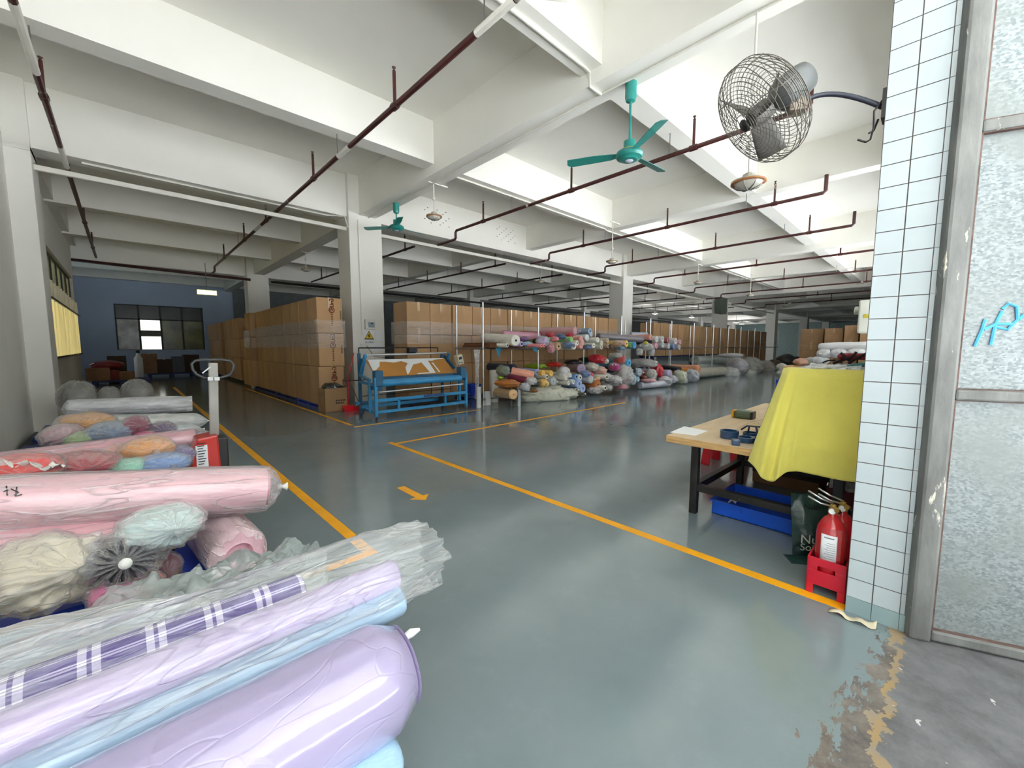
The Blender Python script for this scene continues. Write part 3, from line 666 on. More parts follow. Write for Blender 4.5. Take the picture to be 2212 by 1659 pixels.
MB().tube(arc(J, mid, WP), .011, 8).obj('arm', mat('blue_black_arm', S(44, 48, 62), .4), root, smooth=True)
MB().box(J + (mid - J) * .18, (.04, .03, .05)).obj('clamp', mat('orange_clamp', S(206, 120, 96), .6), root)
MB().box(WP + V((0, -.008, 0)), (.08, .014, .12)).obj('mount_plate', BLACK, root)
MB().tube([WP + V((-.02, 0, .02)), WP + V((-.06, .02, -.03)), WP + V((-.035, .02, -.09)), WP + V((-.02, .03, -.13)), WP + V((-.06, .04, -.15)), WP + V((-.11, .06, -.15))], .004, 6).tube([WP + V((-.01, .01, -.05)), WP + V((-.03, .02, -.1)), WP + V((-.07, .03, -.12))], .004, 5).obj('loose_wire', BLKPL, root, smooth=True)
# ======================= LEFT: ROLLS AND BAGS ON PALLETS =======================
def pallet(label, x0, x1, y0, y1, h=.13, m=PALLET, group='blue plastic pallets', z0=0):
    t = thing('pallet', label, 'pallet', ((x0 + x1) / 2, (y0 + y1) / 2, z0), group)
    d = MB(); n = 9; w = (x1 - x0) / n
    for k in range(n): d.bb(x0 + k * w + .008, x0 + (k + 1) * w - .008, y0, y1, z0 + h - .028, z0 + h)
    for f in (0, .5, 1): yy = y0 + .04 + (y1 - y0 - .08) * f; d.bb(x0, x1, yy - .03, yy + .03, z0 + h - .05, z0 + h - .026)
    d.obj('deck', m, t)
    for fx in (0, .5, 1):
        f = MB(); xx = x0 + .06 + (x1 - x0 - .12) * fx; f.bb(xx - .05, xx + .05, y0, y1, z0, z0 + .03)
        for fy in (0, .5, 1): yy = y0 + .06 + (y1 - y0 - .12) * fy; f.bb(xx - .05, xx + .05, yy - .06, yy + .06, z0 + .03, z0 + h - .03)
        f.obj('runner', m, t)
    return t
def pbag(label, c, px, py, Y, w, h, seed, dep=1.0, **k):
    P = aty(px, py, Y); s = pxm(px, py, P)
    return bag(label, c, P, (w / 2 * s, w / 2 * s * dep, h / 2 * s * 1.05), seed, **k)
GP = 'fabric bundles stacked on pallets by the left wall'
pallet('blue pallet under the lavender rolls nearest the door', -.98, .40, .9, 1.86)
# nearest pile
TIGHT = film('tight_film', lo=.02, hi=.14, edge=.25, crink=.06, rough=.12, sc=(1.5, 9, 9), bump=.8)
LAV = mat('lavender_wrapped', S(160, 150, 182), .2, var=.05, vs=3, bump=.3, bs=7, st=(.7, 1.4, 1.4), coat=1, crease=(5.5, .22))
lv = fabric_roll('big pale lavender fabric roll in tight glossy plastic, nearest the camera', (-1.02, 1.06, .288), (.55, 1.066, .285), .152, (0, 0, 0), 1, rc=0, mt=LAV, soft=.42, amp=.035, wamp=.05, knot=False)
MB().tube([(1.56, .02, .06), (1.61, .01, .075), (1.635, .0, .08)], [.006, .014, .004], 7).obj('film_tail', TIE, lv, smooth=True, local=True)
fabric_roll('slim pale blue roll between the lavender and lilac rolls', (-1.0, 1.2, .392), (.63, 1.215, .387), .05, (150, 176, 198), 2, rc=.2, wrapped=True, amp=.05)
fabric_roll('slim lilac roll in the clear sleeve above the pale blue roll', (-1.0, 1.235, .475), (.63, 1.25, .465), .05, (172, 158, 192), 3, rc=.2, wrapped=True, amp=.05)
def plaid():
    m, nt, p = nodes('purple_plaid'); L = nt.links.new; tc = nt.nodes.new('ShaderNodeTexCoord'); sx = nt.nodes.new('ShaderNodeSeparateXYZ'); L(tc.outputs['Object'], sx.inputs[0])
    at = N(nt, 'ShaderNodeMath', operation='ARCTAN2'); L(sx.outputs['Z'], at.inputs[0]); L(sx.outputs['Y'], at.inputs[1])
    outs = []
    for src, f in ((sx.outputs['X'], 8.5), (at.outputs[0], 1.6)):
        a = N(nt, 'ShaderNodeMath', operation='MULTIPLY'); a.inputs[1].default_value = f; L(src, a.inputs[0])
        b = N(nt, 'ShaderNodeMath', operation='FRACT'); L(a.outputs[0], b.inputs[0])
        r = nt.nodes.new('ShaderNodeValToRGB'); e = r.color_ramp.elements; r.color_ramp.interpolation = 'CONSTANT'
        e[0].position = 0; e[0].color = (0, 0, 0, 1); e[1].position = .42; e[1].color = (1, 1, 1, 1)
        for q, v in ((.55, 0), (.62, 1), (.75, 0)): n_ = e.new(q); n_.color = (v, v, v, 1)
        L(b.outputs[0], r.inputs[0]); outs.append(r.outputs[0])
    s = N(nt, 'ShaderNodeMath', operation='ADD'); L(outs[0], s.inputs[0]); L(outs[1], s.inputs[1])
    h = N(nt, 'ShaderNodeMath', operation='MULTIPLY'); h.inputs[1].default_value = .5; L(s.outputs[0], h.inputs[0])
    r = nt.nodes.new('ShaderNodeValToRGB'); r.color_ramp.interpolation = 'CONSTANT'; e = r.color_ramp.elements
    e[0].color = S(58, 26, 122); e[1].position = .4; e[1].color = S(176, 168, 200); n_ = e.new(.9); n_.color = S(244, 244, 248)
    L(h.outputs[0], r.inputs[0]); L(r.outputs[0], p.inputs['Base Color']); p.inputs['Roughness'].default_value = .8
    return m
fabric_roll('purple and white plaid roll inside the clear plastic sleeve', (-1.0, 1.335, .49), (.36, 1.345, .48), .052, (0, 0, 0), 4, mt=plaid(), rc=.25, amp=.03)
t = thing('plastic_sleeve', 'clear crinkled plastic sleeve with an open end around the plaid and lilac rolls', 'plastic sleeve', None, None, M=frame((-1.0, 1.29, .47), (1, .015, -.01), (0, 0, 1)))
CLEAR = film('crisp_clear_film', lo=.02, hi=.14, edge=.32, rough=.09, sc=(2.2, 11, 11), bump=.8, gloss=.13, crink=.12, base=(.97, .98, 1.0))
sleeve_mesh(1.6, .125, 5.3, .0, .22, 'open', 'open', amp=.2, seg=80, rings=110).obj('film', CLEAR, t, smooth=True, local=True)
bag('pale blue fabric bundle in milky plastic behind the plaid roll', (140, 190, 228), (-.42, 1.64, .30), (.56, .25, .18), 6, group=GP, filmm=HAZE, pole=(1, .1, .1), knot=False, big=True)
def crumple(fn, name, label, m, nu=46, nv=34, cat='plastic sheet', amp=.04, seed=1):
    def g(u, v):
        p = fn(u, v); w = fbm(V((u * 4 + seed, v * 4, seed)), 5); w2 = abs(fbm(V((u * 7, v * 5 + seed, 2)), 3))
        return p + V((.2 * w, .2 * w2, w + .8 * w2)) * amp
    return tag(MB().grid(g, nu, nv).obj(name, m, smooth=True), label, cat)
crumple(lambda u, v: V((-.12 + .62 * u + .05 * math.sin(v * 4), 1.56 + .42 * v, .30 + .14 * math.sin(v * 2.6) * (.5 + u * .6) - .06 * u)), 'plastic_sheet', 'crumpled empty grey plastic sheet between the lavender rolls and the pink bundles', GREYF, amp=.07)
bag('pale blue wrapped bundle under the big lavender roll', (170, 208, 232), (.28, .98, .165), (.2, .2, .05), 7, group=GP, pole=(1, 0, 0), knot=False)

# second pallet: pink rolls
pallet('bright blue pallet under the beige and black bundles', -.98, .44, 2.5, 3.15)
PKF = film('pink_film', (1, .95, .96), .08, .34, rough=.14, sc=(1.3, 9, 9), bump=.7, edge=.35)
r1 = fabric_roll('long pale pink fabric roll in glossy plastic on top of the left pile', (-1.02, 2.66, .69), (.52, 2.5, .475), .117, (240, 196, 204), 11, rc=.2, wrap=PKF, e1=.07, wrapped=True, amp=.04, soft=.25)
mk = MB()
for pts in ([(8, 1062), (18, 1058)], [(14, 1050), (16, 1070)], [(24, 1056), (40, 1064), (30, 1070)], [(36, 1052), (34, 1072), (48, 1068)]):
    W = []
    for x, y in pts:      # on the skin of the roll
        r_ = ray(x, y); best = None
        for k in range(400):
            P = CAM + r_ * (1.2 + k * .004)
            if math.hypot(P.y - (2.5 + .104 * (.52 - P.x)), P.z - (.475 + .1396 * (.52 - P.x))) < .1285: best = P; break
        if best: W.append(best)
    if len(W) > 1: mk.tube(W, .0025, 5)
if mk.v:
    o = mk.obj('handwritten_mark', INK); mw = r1.matrix_world.copy(); o.parent = r1; o.matrix_parent_inverse = mw.inverted()
fabric_roll('darker pink roll lying under the long pale pink roll', (-1.02, 2.56, .50), (.05, 2.52, .36), .115, (236, 166, 182), 12, rc=.2, wrap=PKF, wrapped=True, amp=.05)
pbag('mint white bundle in a clear bag under the long pink roll', (208, 228, 228), 348, 1138, 2.32, 160, 92, 13, .9, group=GP, filmm=CLEAR, pole=(.25, -1, .15), pleat=.1, big=True)
fabric_roll('fat pink roll in a milky bag with its round end facing the aisle', (.26, 2.98, .28), (.345, 2.33, .215), .125, (240, 196, 208), 14, rc=.5, wrap=film('milky_pink_film', (1, .95, .96), .3, .55, rough=.25, base=(.86, .8, .82)), e1=.02, end1='open', amp=.02, wamp=.03)
pbag('beige cotton bundle in clear plastic, left end of the front row', (222, 212, 190), 98, 1236, 2.36, 226, 158, 15, .8, group=GP, filmm=CLEAR, pole=(.6, -1, .2), pleat=.12, amp=.22, big=True)
pbag('black bundle in a clear bag gathered into a star with a white knot', (62, 58, 66), 266, 1206, 2.3, 156, 116, 16, .9, group=GP, filmm=CLEAR, pole=(.05, -1, .28), pleat=.14, k=15, big=True, tiec=TIE)
pbag('small bright pink bundle in a clear bag below the black bundle', (232, 120, 170), 246, 1282, 2.26, 92, 80, 17, .9, group=GP, filmm=CLEAR, pole=(0, -1, -.3), knot=False)
pbag('small orange red bundle in a clear bag beside the bright pink one', (224, 104, 78), 320, 1264, 2.3, 62, 60, 18, .9, group=GP, filmm=CLEAR, pole=(0, -1, 0), knot=False)
pbag('maroon bundle behind the orange red bundle', (104, 44, 62), 358, 1228, 2.42, 60, 76, 19, .9, group=GP, filmm=FILM, pole=(0, -1, 0), knot=False)
pbag('crumpled clear bag tail lying below the pink and orange bundles', (224, 220, 226), 300, 1318, 2.2, 150, 40, 20, .6, group=GP, filmm=CLEAR, pole=(1, 0, 0), knot=False)

# third pallet behind: small coloured bags
pallet('dark blue pallet under the red and orange bags', -.98, .34, 3.2, 4.2, m=DPALLET)
fabric_roll('long pink roll behind the crimson bag', (-.95, 4.02, .50), (.36, 3.98, .53), .08, (232, 170, 184), 21, rc=.2, wrap=PKF, wrapped=True)
for lab, c, x, y, Y, w, h, s in (
    ('bright red bag with white cord, at the left wall', (226, 48, 44), 35, 1016, 2.95, 150, 70, 22),
    ('crimson wrapped bag beside the bright red bag', (172, 26, 50), 168, 1006, 3.15, 138, 62, 23),
    ('mint green bag right of the crimson bag', (150, 214, 190), 278, 1012, 3.15, 82, 46, 24),
    ('sky blue bag between the mint bag and the pallet jack', (122, 158, 214), 355, 1002, 3.15, 96, 48, 25),
    ('peach orange lump of fabric on top of the small bags', (232, 164, 98), 318, 970, 3.35, 96, 52, 26),
    ('purple bag behind the sky blue bag', (112, 96, 150), 384, 982, 3.45, 66, 40, 27),
    ('salmon pink bag left of the peach orange lump', (222, 150, 138), 258, 984, 3.45, 66, 50, 28)):
    pbag(lab, c, x, y, Y, w, h, s, .9, group=GP, filmm=FILM, pole=(.2, -1, .1), knot=(s in (25, 26)))
q = aty(62, 1000, 2.92)
crumple(lambda u, v: q + V((-.10 + .17 * u + .05 * v, -.03 + .03 * v - .05, .045 - .07 * u - .07 * v * (1 - u))), 'white_cloth', 'white cloth tail spilling from the bright red bag', mat('white_cloth', S(232, 228, 222), .9), 16, 12, 'cloth', .03, 4)
pallet('deep blue pallet under the orange and magenta bags', -.9, .32, 4.4, 5.9, m=DPALLET)
for lab, c, x, y, Y, w, h, s in (
    ('orange yellow lump of fabric by the left wall pillar', (226, 166, 88), 186, 913, 5.0, 94, 44, 31),
    ('dusty pink bag below the orange yellow lump', (198, 164, 172), 136, 942, 4.75, 74, 52, 32),
    ('pale green bag right of the dusty pink bag', (160, 190, 130), 186, 948, 4.6, 70, 34, 33),
    ('slate blue bag right of the pale green bag', (122, 140, 168), 236, 934, 4.6, 84, 46, 34),
    ('plum red bag right of the slate blue bag', (150, 66, 92), 294, 920, 4.6, 48, 46, 35),
    ('hot pink bag squeezed below the plum red bag', (226, 56, 130), 314, 942, 4.5, 44, 20, 36),
    ('dark violet roll bag right of the plum red bag', (108, 84, 122), 350, 930, 4.6, 52, 40, 37)):
    pbag(lab, c, x, y, Y, w, h, s, 1.1, group=GP, filmm=FILM, pole=(.2, -1, .1), knot=False)
fabric_roll('white roll in plastic beyond the magenta bags', (-.5, 5.75, .50), (.50, 5.6, .43), .085, (214, 214, 206), 38, rc=0, wrap=HAZE, wrapped=True)
fabric_roll('lilac white roll lying across the far white roll', (-.45, 6.0, .62), (.36, 5.9, .60), .09, (206, 200, 212), 39, rc=0, wrap=HAZE, wrapped=True, e1=.16, end1='open')
fabric_roll('short pale blue roll under the white rolls', (-.3, 5.42, .40), (.42, 5.4, .37), .07, (188, 206, 212), 40, rc=0, wrap=HAZE, wrapped=True)
pallet('dark pallet under the white rolls', -.85, .5, 5.95, 6.6, h=.2, m=DPALLET)
pallet('dark pallet under the grey plastic bundles near the pillar', -.9, .3, 7.6, 8.7, m=DPALLET)
for lab, x, y, w, h, s in (('big dusty grey plastic bundle beside the left wall pillar', 168, 860, 62, 52, 41), ('smallest dusty grey plastic bundle, middle of three', 238, 862, 40, 38, 42), ('dusty grey plastic bundle nearest the aisle, right of three', 296, 852, 54, 46, 43)):
    pbag(lab, (128, 124, 118), x, y, 8.0, w, h * 1.3, s, .9, group='grey plastic bundles', filmm=FILM, pole=(0, -.3, 1), knot=False)
MB_ = MB().bb(-1.0, -.66, 6.9, 8.7, .0, .05)
tag(MB_.obj('rubber_mat', mat('black_rubber', S(40, 44, 50), .6), bevel=.01), 'black rubber mat lying against the left wall before the pillar', 'mat')

# pallet jack
JX, JY = .42, 3.5
RED = mat('red_enamel', S(196, 44, 34), .35, var=.05, coat=.4)
t = thing('pallet_jack', 'red electric pallet jack with a tall grey tiller parked beside the bags', 'pallet jack', (JX, JY, 0))
b0 = aty(416, 1004, JY); b1 = aty(466, 938, JY)
MB().prism([(b0.x - .02, b0.z - .25), (b1.x + .02, b0.z - .25), (b1.x + .01, b1.z), (b0.x + .03, b1.z - .015), (b0.x - .01, b0.z)], .2, Matrix.Translation((0, JY + .17, 0)) @ Matrix.Rotation(R(90), 4, 'X')).obj('battery_cover', RED, t, bevel=.012)
MB().bb(b1.x - .03, b1.x + .07, JY + .0, JY + .16, .12, b1.z - .03).obj('pump_unit', BLACK, t, bevel=.01)
MB().bb(b0.x + .02, b0.x + .085, JY - .034, JY - .031, b0.z - .02, b1.z - .06).obj('label_plate', PAPER, t)
lt = MB()
for k in range(9): lt.bb(b0.x + .03, b0.x + .06 + .015 * ((k * 7) % 3) / 2, JY - .036, JY - .034, b0.z + .0 + k * .018, b0.z + .006 + k * .018)
lt.obj('label_print', INK, t)
p0 = aty(463, 940, JY + .06); p1 = aty(460, 784, JY + .02)
MB().bar(p0, p1, .055, .035, up=(0, -1, 0)).obj('tiller', mat('grey_tiller', S(150, 148, 142), .5, var=.08), t, bevel=.006)
lp = [aty(x, y, JY + .02) for x, y in ((452, 818), (440, 816), (424, 808), (416, 798), (414, 786), (422, 779), (440, 777), (480, 777), (498, 780), (505, 788), (503, 800), (496, 810), (476, 816), (466, 818))]
MB().tube(lp, .009, 8).obj('handle_loop', mat('dark_grip', S(60, 62, 62), .5), t, smooth=True)
MB().box(aty(454, 818, JY + .01), (.03, .03, .025)).box(aty(468, 818, JY + .01), (.03, .03, .025)).obj('grip_clamp', STEEL, t)
lv = MB().bar(aty(437, 806, JY), aty(455, 792, JY), .008); lv.obj('lever', STEEL, t)
for y in (JY - .02, JY + .12): MB().bar((b0.x + .05, y + .05, .09), (-.75, y + .05, .09), .12, .05).obj('fork', RED, t)
for k in range(2): MB().lathe([(.05, -.03), (.07, -.025), (.07, .025), (.05, .03)], 16, Matrix.Translation((b1.x + .03, JY + .03 + .1 * k, .07)) @ Matrix.Rotation(R(90), 4, 'Y')).obj('wheel', BLKPL, t, smooth=True, autos=40)

# ======================= FAR LEFT BAY =======================
def pbox(name, label, cat, x0, x1, y0, y1, Y, dep, m, group=None, bevel=.01, flaps=False):
    a = aty(x0, y1, Y); b = aty(x1, y0, Y); z0 = .16 if Y > 21 else .13 if Y < 19 else 0
    t = thing(name, label, cat, ((a.x + b.x) / 2, Y + dep / 2, z0), group)
    MB().bb(a.x, b.x, Y, Y + dep, z0, b.z).obj('body', m, t, bevel=bevel)
    MB().bb((a.x + b.x) / 2 - .03, (a.x + b.x) / 2 + .03, Y - .002, Y + dep, b.z - .004, b.z + .002).obj('packing_tape', TAPE, t)
    return t
FG = 'goods stacked below the far left window'
pallet('dark blue pallet holding cartons in the far left corner', -.85, .55, 18.6, 20.0, m=DPALLET)
pallet('dark blue pallet in the middle below the far window', .6, 2.1, 21.6, 22.8, h=.16, m=DPALLET)
pallet('dark blue pallet at the right below the far window', 2.2, 3.6, 21.6, 22.8, h=.16, m=DPALLET)
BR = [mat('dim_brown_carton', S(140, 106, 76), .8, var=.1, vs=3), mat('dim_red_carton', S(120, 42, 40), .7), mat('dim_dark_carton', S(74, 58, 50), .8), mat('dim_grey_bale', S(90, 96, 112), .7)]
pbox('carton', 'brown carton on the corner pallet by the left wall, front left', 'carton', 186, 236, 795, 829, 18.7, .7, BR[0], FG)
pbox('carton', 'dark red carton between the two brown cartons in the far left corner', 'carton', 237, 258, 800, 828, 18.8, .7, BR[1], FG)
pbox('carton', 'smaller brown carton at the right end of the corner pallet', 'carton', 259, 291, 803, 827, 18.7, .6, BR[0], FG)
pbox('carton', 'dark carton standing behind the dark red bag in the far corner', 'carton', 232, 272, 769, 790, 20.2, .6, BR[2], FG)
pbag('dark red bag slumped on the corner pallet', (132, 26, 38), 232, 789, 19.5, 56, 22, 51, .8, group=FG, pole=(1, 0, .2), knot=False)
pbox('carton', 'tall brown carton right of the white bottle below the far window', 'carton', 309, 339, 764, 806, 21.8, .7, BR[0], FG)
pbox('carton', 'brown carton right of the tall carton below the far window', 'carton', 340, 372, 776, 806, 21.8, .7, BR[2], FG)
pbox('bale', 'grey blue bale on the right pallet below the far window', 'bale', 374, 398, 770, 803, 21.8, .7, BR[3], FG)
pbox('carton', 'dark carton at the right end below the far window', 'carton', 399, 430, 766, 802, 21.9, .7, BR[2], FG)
P = aty(301, 802, 21.2); P.z = 0
t = thing('gas_bottle', 'white bottle with a dark cap beside the tall far carton', 'bottle', P)
MB().lathe([(.11, 0), (.13, .02), (.13, .79), (.06, .91), (.05, .99)], 14, Matrix.Translation(P)).obj('body', PAPER, t, smooth=True, autos=50)
MB().lathe([(.055, .99), (.055, 1.09), (0, 1.1)], 12, Matrix.Translation(P)).obj('cap', BLKPL, t, smooth=True, autos=50)
# ======================= CARTON STACKS =======================
def carton_proto(w, d, h, mt, marks=0):
    t = thing('carton', 'x', 'carton', (0, 0, 0))
    MB().bb(.007, w - .007, .007, d - .007, .0, h - .006).obj('body', mt, t, bevel=.006)
    tp = MB()
    tp.bb(w / 2 - .03, w / 2 + .03, .002, .004, h * .72, h - .003).bb(w / 2 - .03, w / 2 + .03, .002, d - .002, h - .005, h - .002)
    tp.bb(w / 2 - .03, w / 2 + .03, .002, .004, 0, h * .2); tp.obj('packing_tape', TAPE, t)
    return t
def drop_proto(t):
    for c in list(t.children): bpy.data.objects.remove(c)
    bpy.data.objects.remove(t)
TIERS = [(.10, .755, 'bottom'), (.857, .65, 'middle'), (1.511, .69, 'top')]
# stack left of the front pillar: narrow ends face the door, long row runs away from it
pa = carton_proto(.5, .55, .65, CARD)
GL = 'cartons in the wrapped stack left of the front pillar'
for ti, (z, h, nm) in enumerate(TIERS):
    for k in range(9):
        o = dup(pa, '%s tier carton, %s from the door in the stack left of the pillar' % (nm, ORD[k]), GL, loc=(2.705 + rnd.uniform(-.012, .012), 8.3 + .556 * k, z)); o.scale = (1, 1, h / .65)
GE = 'cartons of the narrow end stack beyond the wrapped cartons'
for ti, (z, h, nm) in enumerate(TIERS):
    o = dup(pa, '%s carton of the narrow stack at the far end of the wrapped row' % nm, GE, loc=(2.58, 13.42, z)); o.scale = (1.1, 1.2, h / .65)
o = dup(pa, 'low carton beside the narrow end stack', GE, loc=(2.58, 14.1, .1)); o.scale = (1, 1, 1.16)
o = dup(pa, 'upper carton beside the narrow end stack, next to the second pillar', GE, loc=(2.6, 14.12, .86)); o.scale = (1, .8, .98)
tag(MB().bb(2.68, 2.76, 14.1, 14.18, 0, .11).obj('block', WHITE), 'short white block under the far end of the carton stack', 'block')
pallet('blue pallet under the door end of the carton stack', 2.72, 3.28, 8.35, 9.9, h=.1, group='pallets under the cartons')
pallet('dark pallet under the middle of the carton stack', 2.72, 3.28, 9.95, 11.6, h=.1, m=DPALLET, group='pallets under the cartons')
pallet('dark pallet under the far end of the carton stack', 2.72, 3.28, 11.65, 14.0, h=.1, m=DPALLET, group='pallets under the cartons')
# print on the door-end faces
def marks(z, h, n):
    root = [o for o in COL.objects if o.get('label', '').startswith(n + ' tier carton, first')][0]
    ORG[root.name] = V((2.705, 8.3, 0)); y = 8.299
    g = MB(); x = 2.705 + .29; zt = z + h - .1
    for pts in ([(-.05, .03), (-.05, .07), (.05, .07), (.05, .03), (.0, .03), (0, -.01), (.05, -.01)], [(-.05, -.03), (.05, -.03), (.05, -.07), (-.05, -.07)]):
        g.tube([(x + a * .7, y, zt + b) for a, b in pts], .009, 4)
    g.tube([(x + .05 * math.cos(a), y, zt - .14 + .05 * math.sin(a)) for a in [i * .4488 for i in range(14)]], .009, 4, closed=True).tube([(x - .02, y, zt - .15), (x, y, zt - .11), (x + .02, y, zt - .15)], .01, 4)
    for i in range(7): g.tube([(x - .012, y, zt - .23 - i * .035), (x + .012, y, zt - .22 - i * .035)], .008, 4)
    o = g.obj('printed_mark', REDINK); o.parent = root; o.matrix_parent_inverse = Matrix.Translation((-2.705, -8.3, -z)) if False else root.matrix_world.inverted()
    g = MB(); xs = 2.705 + .46
    for i in range(8): g.bb(xs - .014, xs + .014 - .008 * (i % 2), y - .001, y + .001, z + h * .62 - i * .022, z + h * .62 - i * .022 + .014)
    o = g.obj('printed_text', INK); o.parent = root; o.matrix_parent_inverse = root.matrix_world.inverted()
bpy.context.view_layer.update()
for z, h, nm in TIERS: marks(z, h, nm)
# carton wall behind the racks
pb = carton_proto(.56, .6, .69, CARD)
GW = 'cartons in the wall behind the fabric racks'
for ti, (z, h, nm) in enumerate(TIERS):
    for k in range(14):
        o = dup(pb, '%s tier carton, %s from the left in the wall behind the racks' % (nm, ORD[k]), GW, loc=(4.34 + .583 * k + rnd.uniform(-.006, .006), 7.78 + rnd.uniform(-.02, .02), z)); o.scale = (1.03, 1, h / .69)
for ti, (z, h, nm) in enumerate(TIERS[1:]):
    for k in range(18):
        o = dup(pb, '%s tier carton, %s from the second pillar in the far carton wall' % (nm, ORD[k]), 'cartons in the far part of the carton wall', loc=(15.3 + .56 * k, 7.9 + rnd.uniform(-.02, .02), z)); o.scale = (.99, 1, h / .69)
pallet('long dark pallet under the left half of the carton wall', 4.4, 8.4, 7.82, 8.6, h=.1, m=DPALLET, group='pallets under the cartons')
pallet('long dark pallet under the right half of the carton wall', 8.5, 12.4, 7.82, 8.6, h=.1, m=DPALLET, group='pallets under the cartons')
pallet('long dark pallet under the far part of the carton wall', 15.4, 25.2, 7.95, 8.55, h=.855, m=DPALLET, group='pallets under the cartons')
# dark carton rows deeper in the hall
for j, (x0, n, y, s, lab) in enumerate(((2.75, 1, 17.4, 0, 'far dark row, left bay'),)):
    for ti, (z, h, nm) in enumerate(TIERS):
        for k in range(11):
            o = dup(pa, '%s tier carton, %s in the %s' % (nm, ORD[k], lab), 'cartons in the far dark row', loc=(2.78, 16.9 + .556 * k if k > 4 else 16.2 - .0 + .556 * k, z)); o.scale = (1, 1, h / .65)
for ti, (z, h, nm) in enumerate(TIERS):
    for k in range(6):
        o = dup(pb, '%s tier dark carton, %s past the third pillar' % (nm, ORD[k]), 'dark cartons past the third pillar', loc=(26.9 + .7 * k, 8.0, z)); o.scale = (1.25, 1, h / .69)
# right hand cartons behind the white sacks
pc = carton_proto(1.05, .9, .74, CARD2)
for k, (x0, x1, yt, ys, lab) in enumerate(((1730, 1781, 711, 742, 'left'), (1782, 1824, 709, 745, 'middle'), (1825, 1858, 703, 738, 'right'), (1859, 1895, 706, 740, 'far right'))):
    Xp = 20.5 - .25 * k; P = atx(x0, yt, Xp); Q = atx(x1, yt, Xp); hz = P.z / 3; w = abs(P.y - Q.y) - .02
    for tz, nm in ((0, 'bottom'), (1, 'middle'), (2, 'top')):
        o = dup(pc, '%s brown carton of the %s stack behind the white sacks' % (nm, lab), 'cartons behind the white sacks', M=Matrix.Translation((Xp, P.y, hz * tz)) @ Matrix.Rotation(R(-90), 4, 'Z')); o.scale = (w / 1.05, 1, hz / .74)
for q in (pa, pb, pc): drop_proto(q)
# stretch wrap bands
WR = film('stretch_wrap', lo=.05, hi=.22, edge=.25, crink=.1, rough=.1, sc=(1.2, 1.2, 9), bump=.6)
def wrap_band(x0, x1, y0, y1, z0, z1, label, faces):
    mb = MB()
    def ring(u, v):
        p = u * 4; k = int(p) % 4; f = p - int(p); c = [(x0, y1), (x0, y0), (x1, y0), (x1, y1)]; a = c[k]; b = c[(k + 1) % 4]
        w = .006 * fbm(V((u * 30, v * 7, z0)), 3)
        return V((a[0] + (b[0] - a[0]) * f + (w if k % 2 == 0 else 0), a[1] + (b[1] - a[1]) * f + (w if k % 2 else 0), z0 + (z1 - z0) * v + .02 * fbm(V((u * 20, 0, v * 3)))))
    mb.grid(ring, 160, 8, cu=True)
    tag(mb.obj('stretch_wrap', WR, smooth=True, autos=50), label, 'stretch wrap', 'clear stretch wrap bands')
wrap_band(2.675, 3.235, 8.27, 13.32, 1.22, 1.76, 'clear stretch wrap band round the carton stack left of the front pillar', 0)
wrap_band(4.31, 12.55, 7.735, 8.42, 1.3, 1.78, 'clear stretch wrap band round the carton wall behind the racks', 0)
wrap_band(2.55, 3.17, 13.4, 14.08, 1.2, 1.7, 'clear stretch wrap round the narrow end stack of cartons', 0)

# carton with dark bags, by the pillar
a = atz(705, 886, 0); 
t = thing('carton', 'open carton holding a black bag, standing beside the wrapped stack and the front pillar', 'carton', (2.86, 8.07, 0))
w, d_, h_ = .425, .38, .455; x0, y0 = 2.652, 7.884
b = MB()
for q in ((x0, x0 + w, y0, y0 + .006), (x0, x0 + w, y0 + d_ - .006, y0 + d_), (x0, x0 + .006, y0, y0 + d_), (x0 + w - .006, x0 + w, y0, y0 + d_)): b.bb(*q, 0, h_)
b.bb(x0, x0 + w, y0, y0 + d_, 0, .006); b.obj('body', mat('carton_brown', S(170, 134, 94), .75, var=.06, vs=4), t)
MB().bb(x0 - .002, x0 + .001, y0 + .02, y0 + .34, .3, .38).obj('packing_tape', TAPE, t)
g = MB()
for r_ in range(2):
    for i in range(6 - r_): g.bb(x0 + .2 + i * .032, x0 + .222 + i * .032, y0 - .001, y0 + .002, .2 - r_ * .05, .23 - r_ * .05)
g.obj('printed_text', INK, t)
bag('black plastic bag stuffed into the open carton by the pillar', (22, 22, 24), (x0 + .21, y0 + .2, .43), (.2, .17, .12), 60, pole=(.5, 0, 1), knot=False, amp=.3)
# dustpan and broom
RP = mat('red_plastic', S(222, 36, 48), .35, var=.04)
P = V((3.06, 7.66, 0)); t = thing('dustpan', 'red long-handled dustpan leaning at the foot of the front pillar', 'dustpan', P)
MB().prism([(-.13, 0), (.13, 0), (.11, .17), (-.11, .17)], .012, Matrix.Translation(P)).prism([(-.13, 0), (-.118, 0), (-.1, .17), (-.11, .17)], .08, Matrix.Translation(P)).prism([(.118, 0), (.13, 0), (.11, .17), (.1, .17)], .08, Matrix.Translation(P)).prism([(-.11, .16), (.11, .16), (.11, .172), (-.11, .172)], .11, Matrix.Translation(P)).obj('pan', RP, t)
tp_ = aty(764, 762, 7.95); md = aty(752, 822, 7.9)
MB().tube([P + V((0, .16, .09)), md], .009, 8).obj('handle', RP, t, smooth=True); MB().tube([md, tp_], .013, 8).obj('grip', mat('faded_red_grip', S(200, 70, 76), .5), t, smooth=True)
t = thing('broom', 'broom with a thin pale stick behind the red dustpan', 'broom', (3.28, 7.78, 0))
MB().tube([(3.28, 7.78, .08), aty(754, 818, 8.0)], .009, 8).obj('stick', STEEL, t, smooth=True)
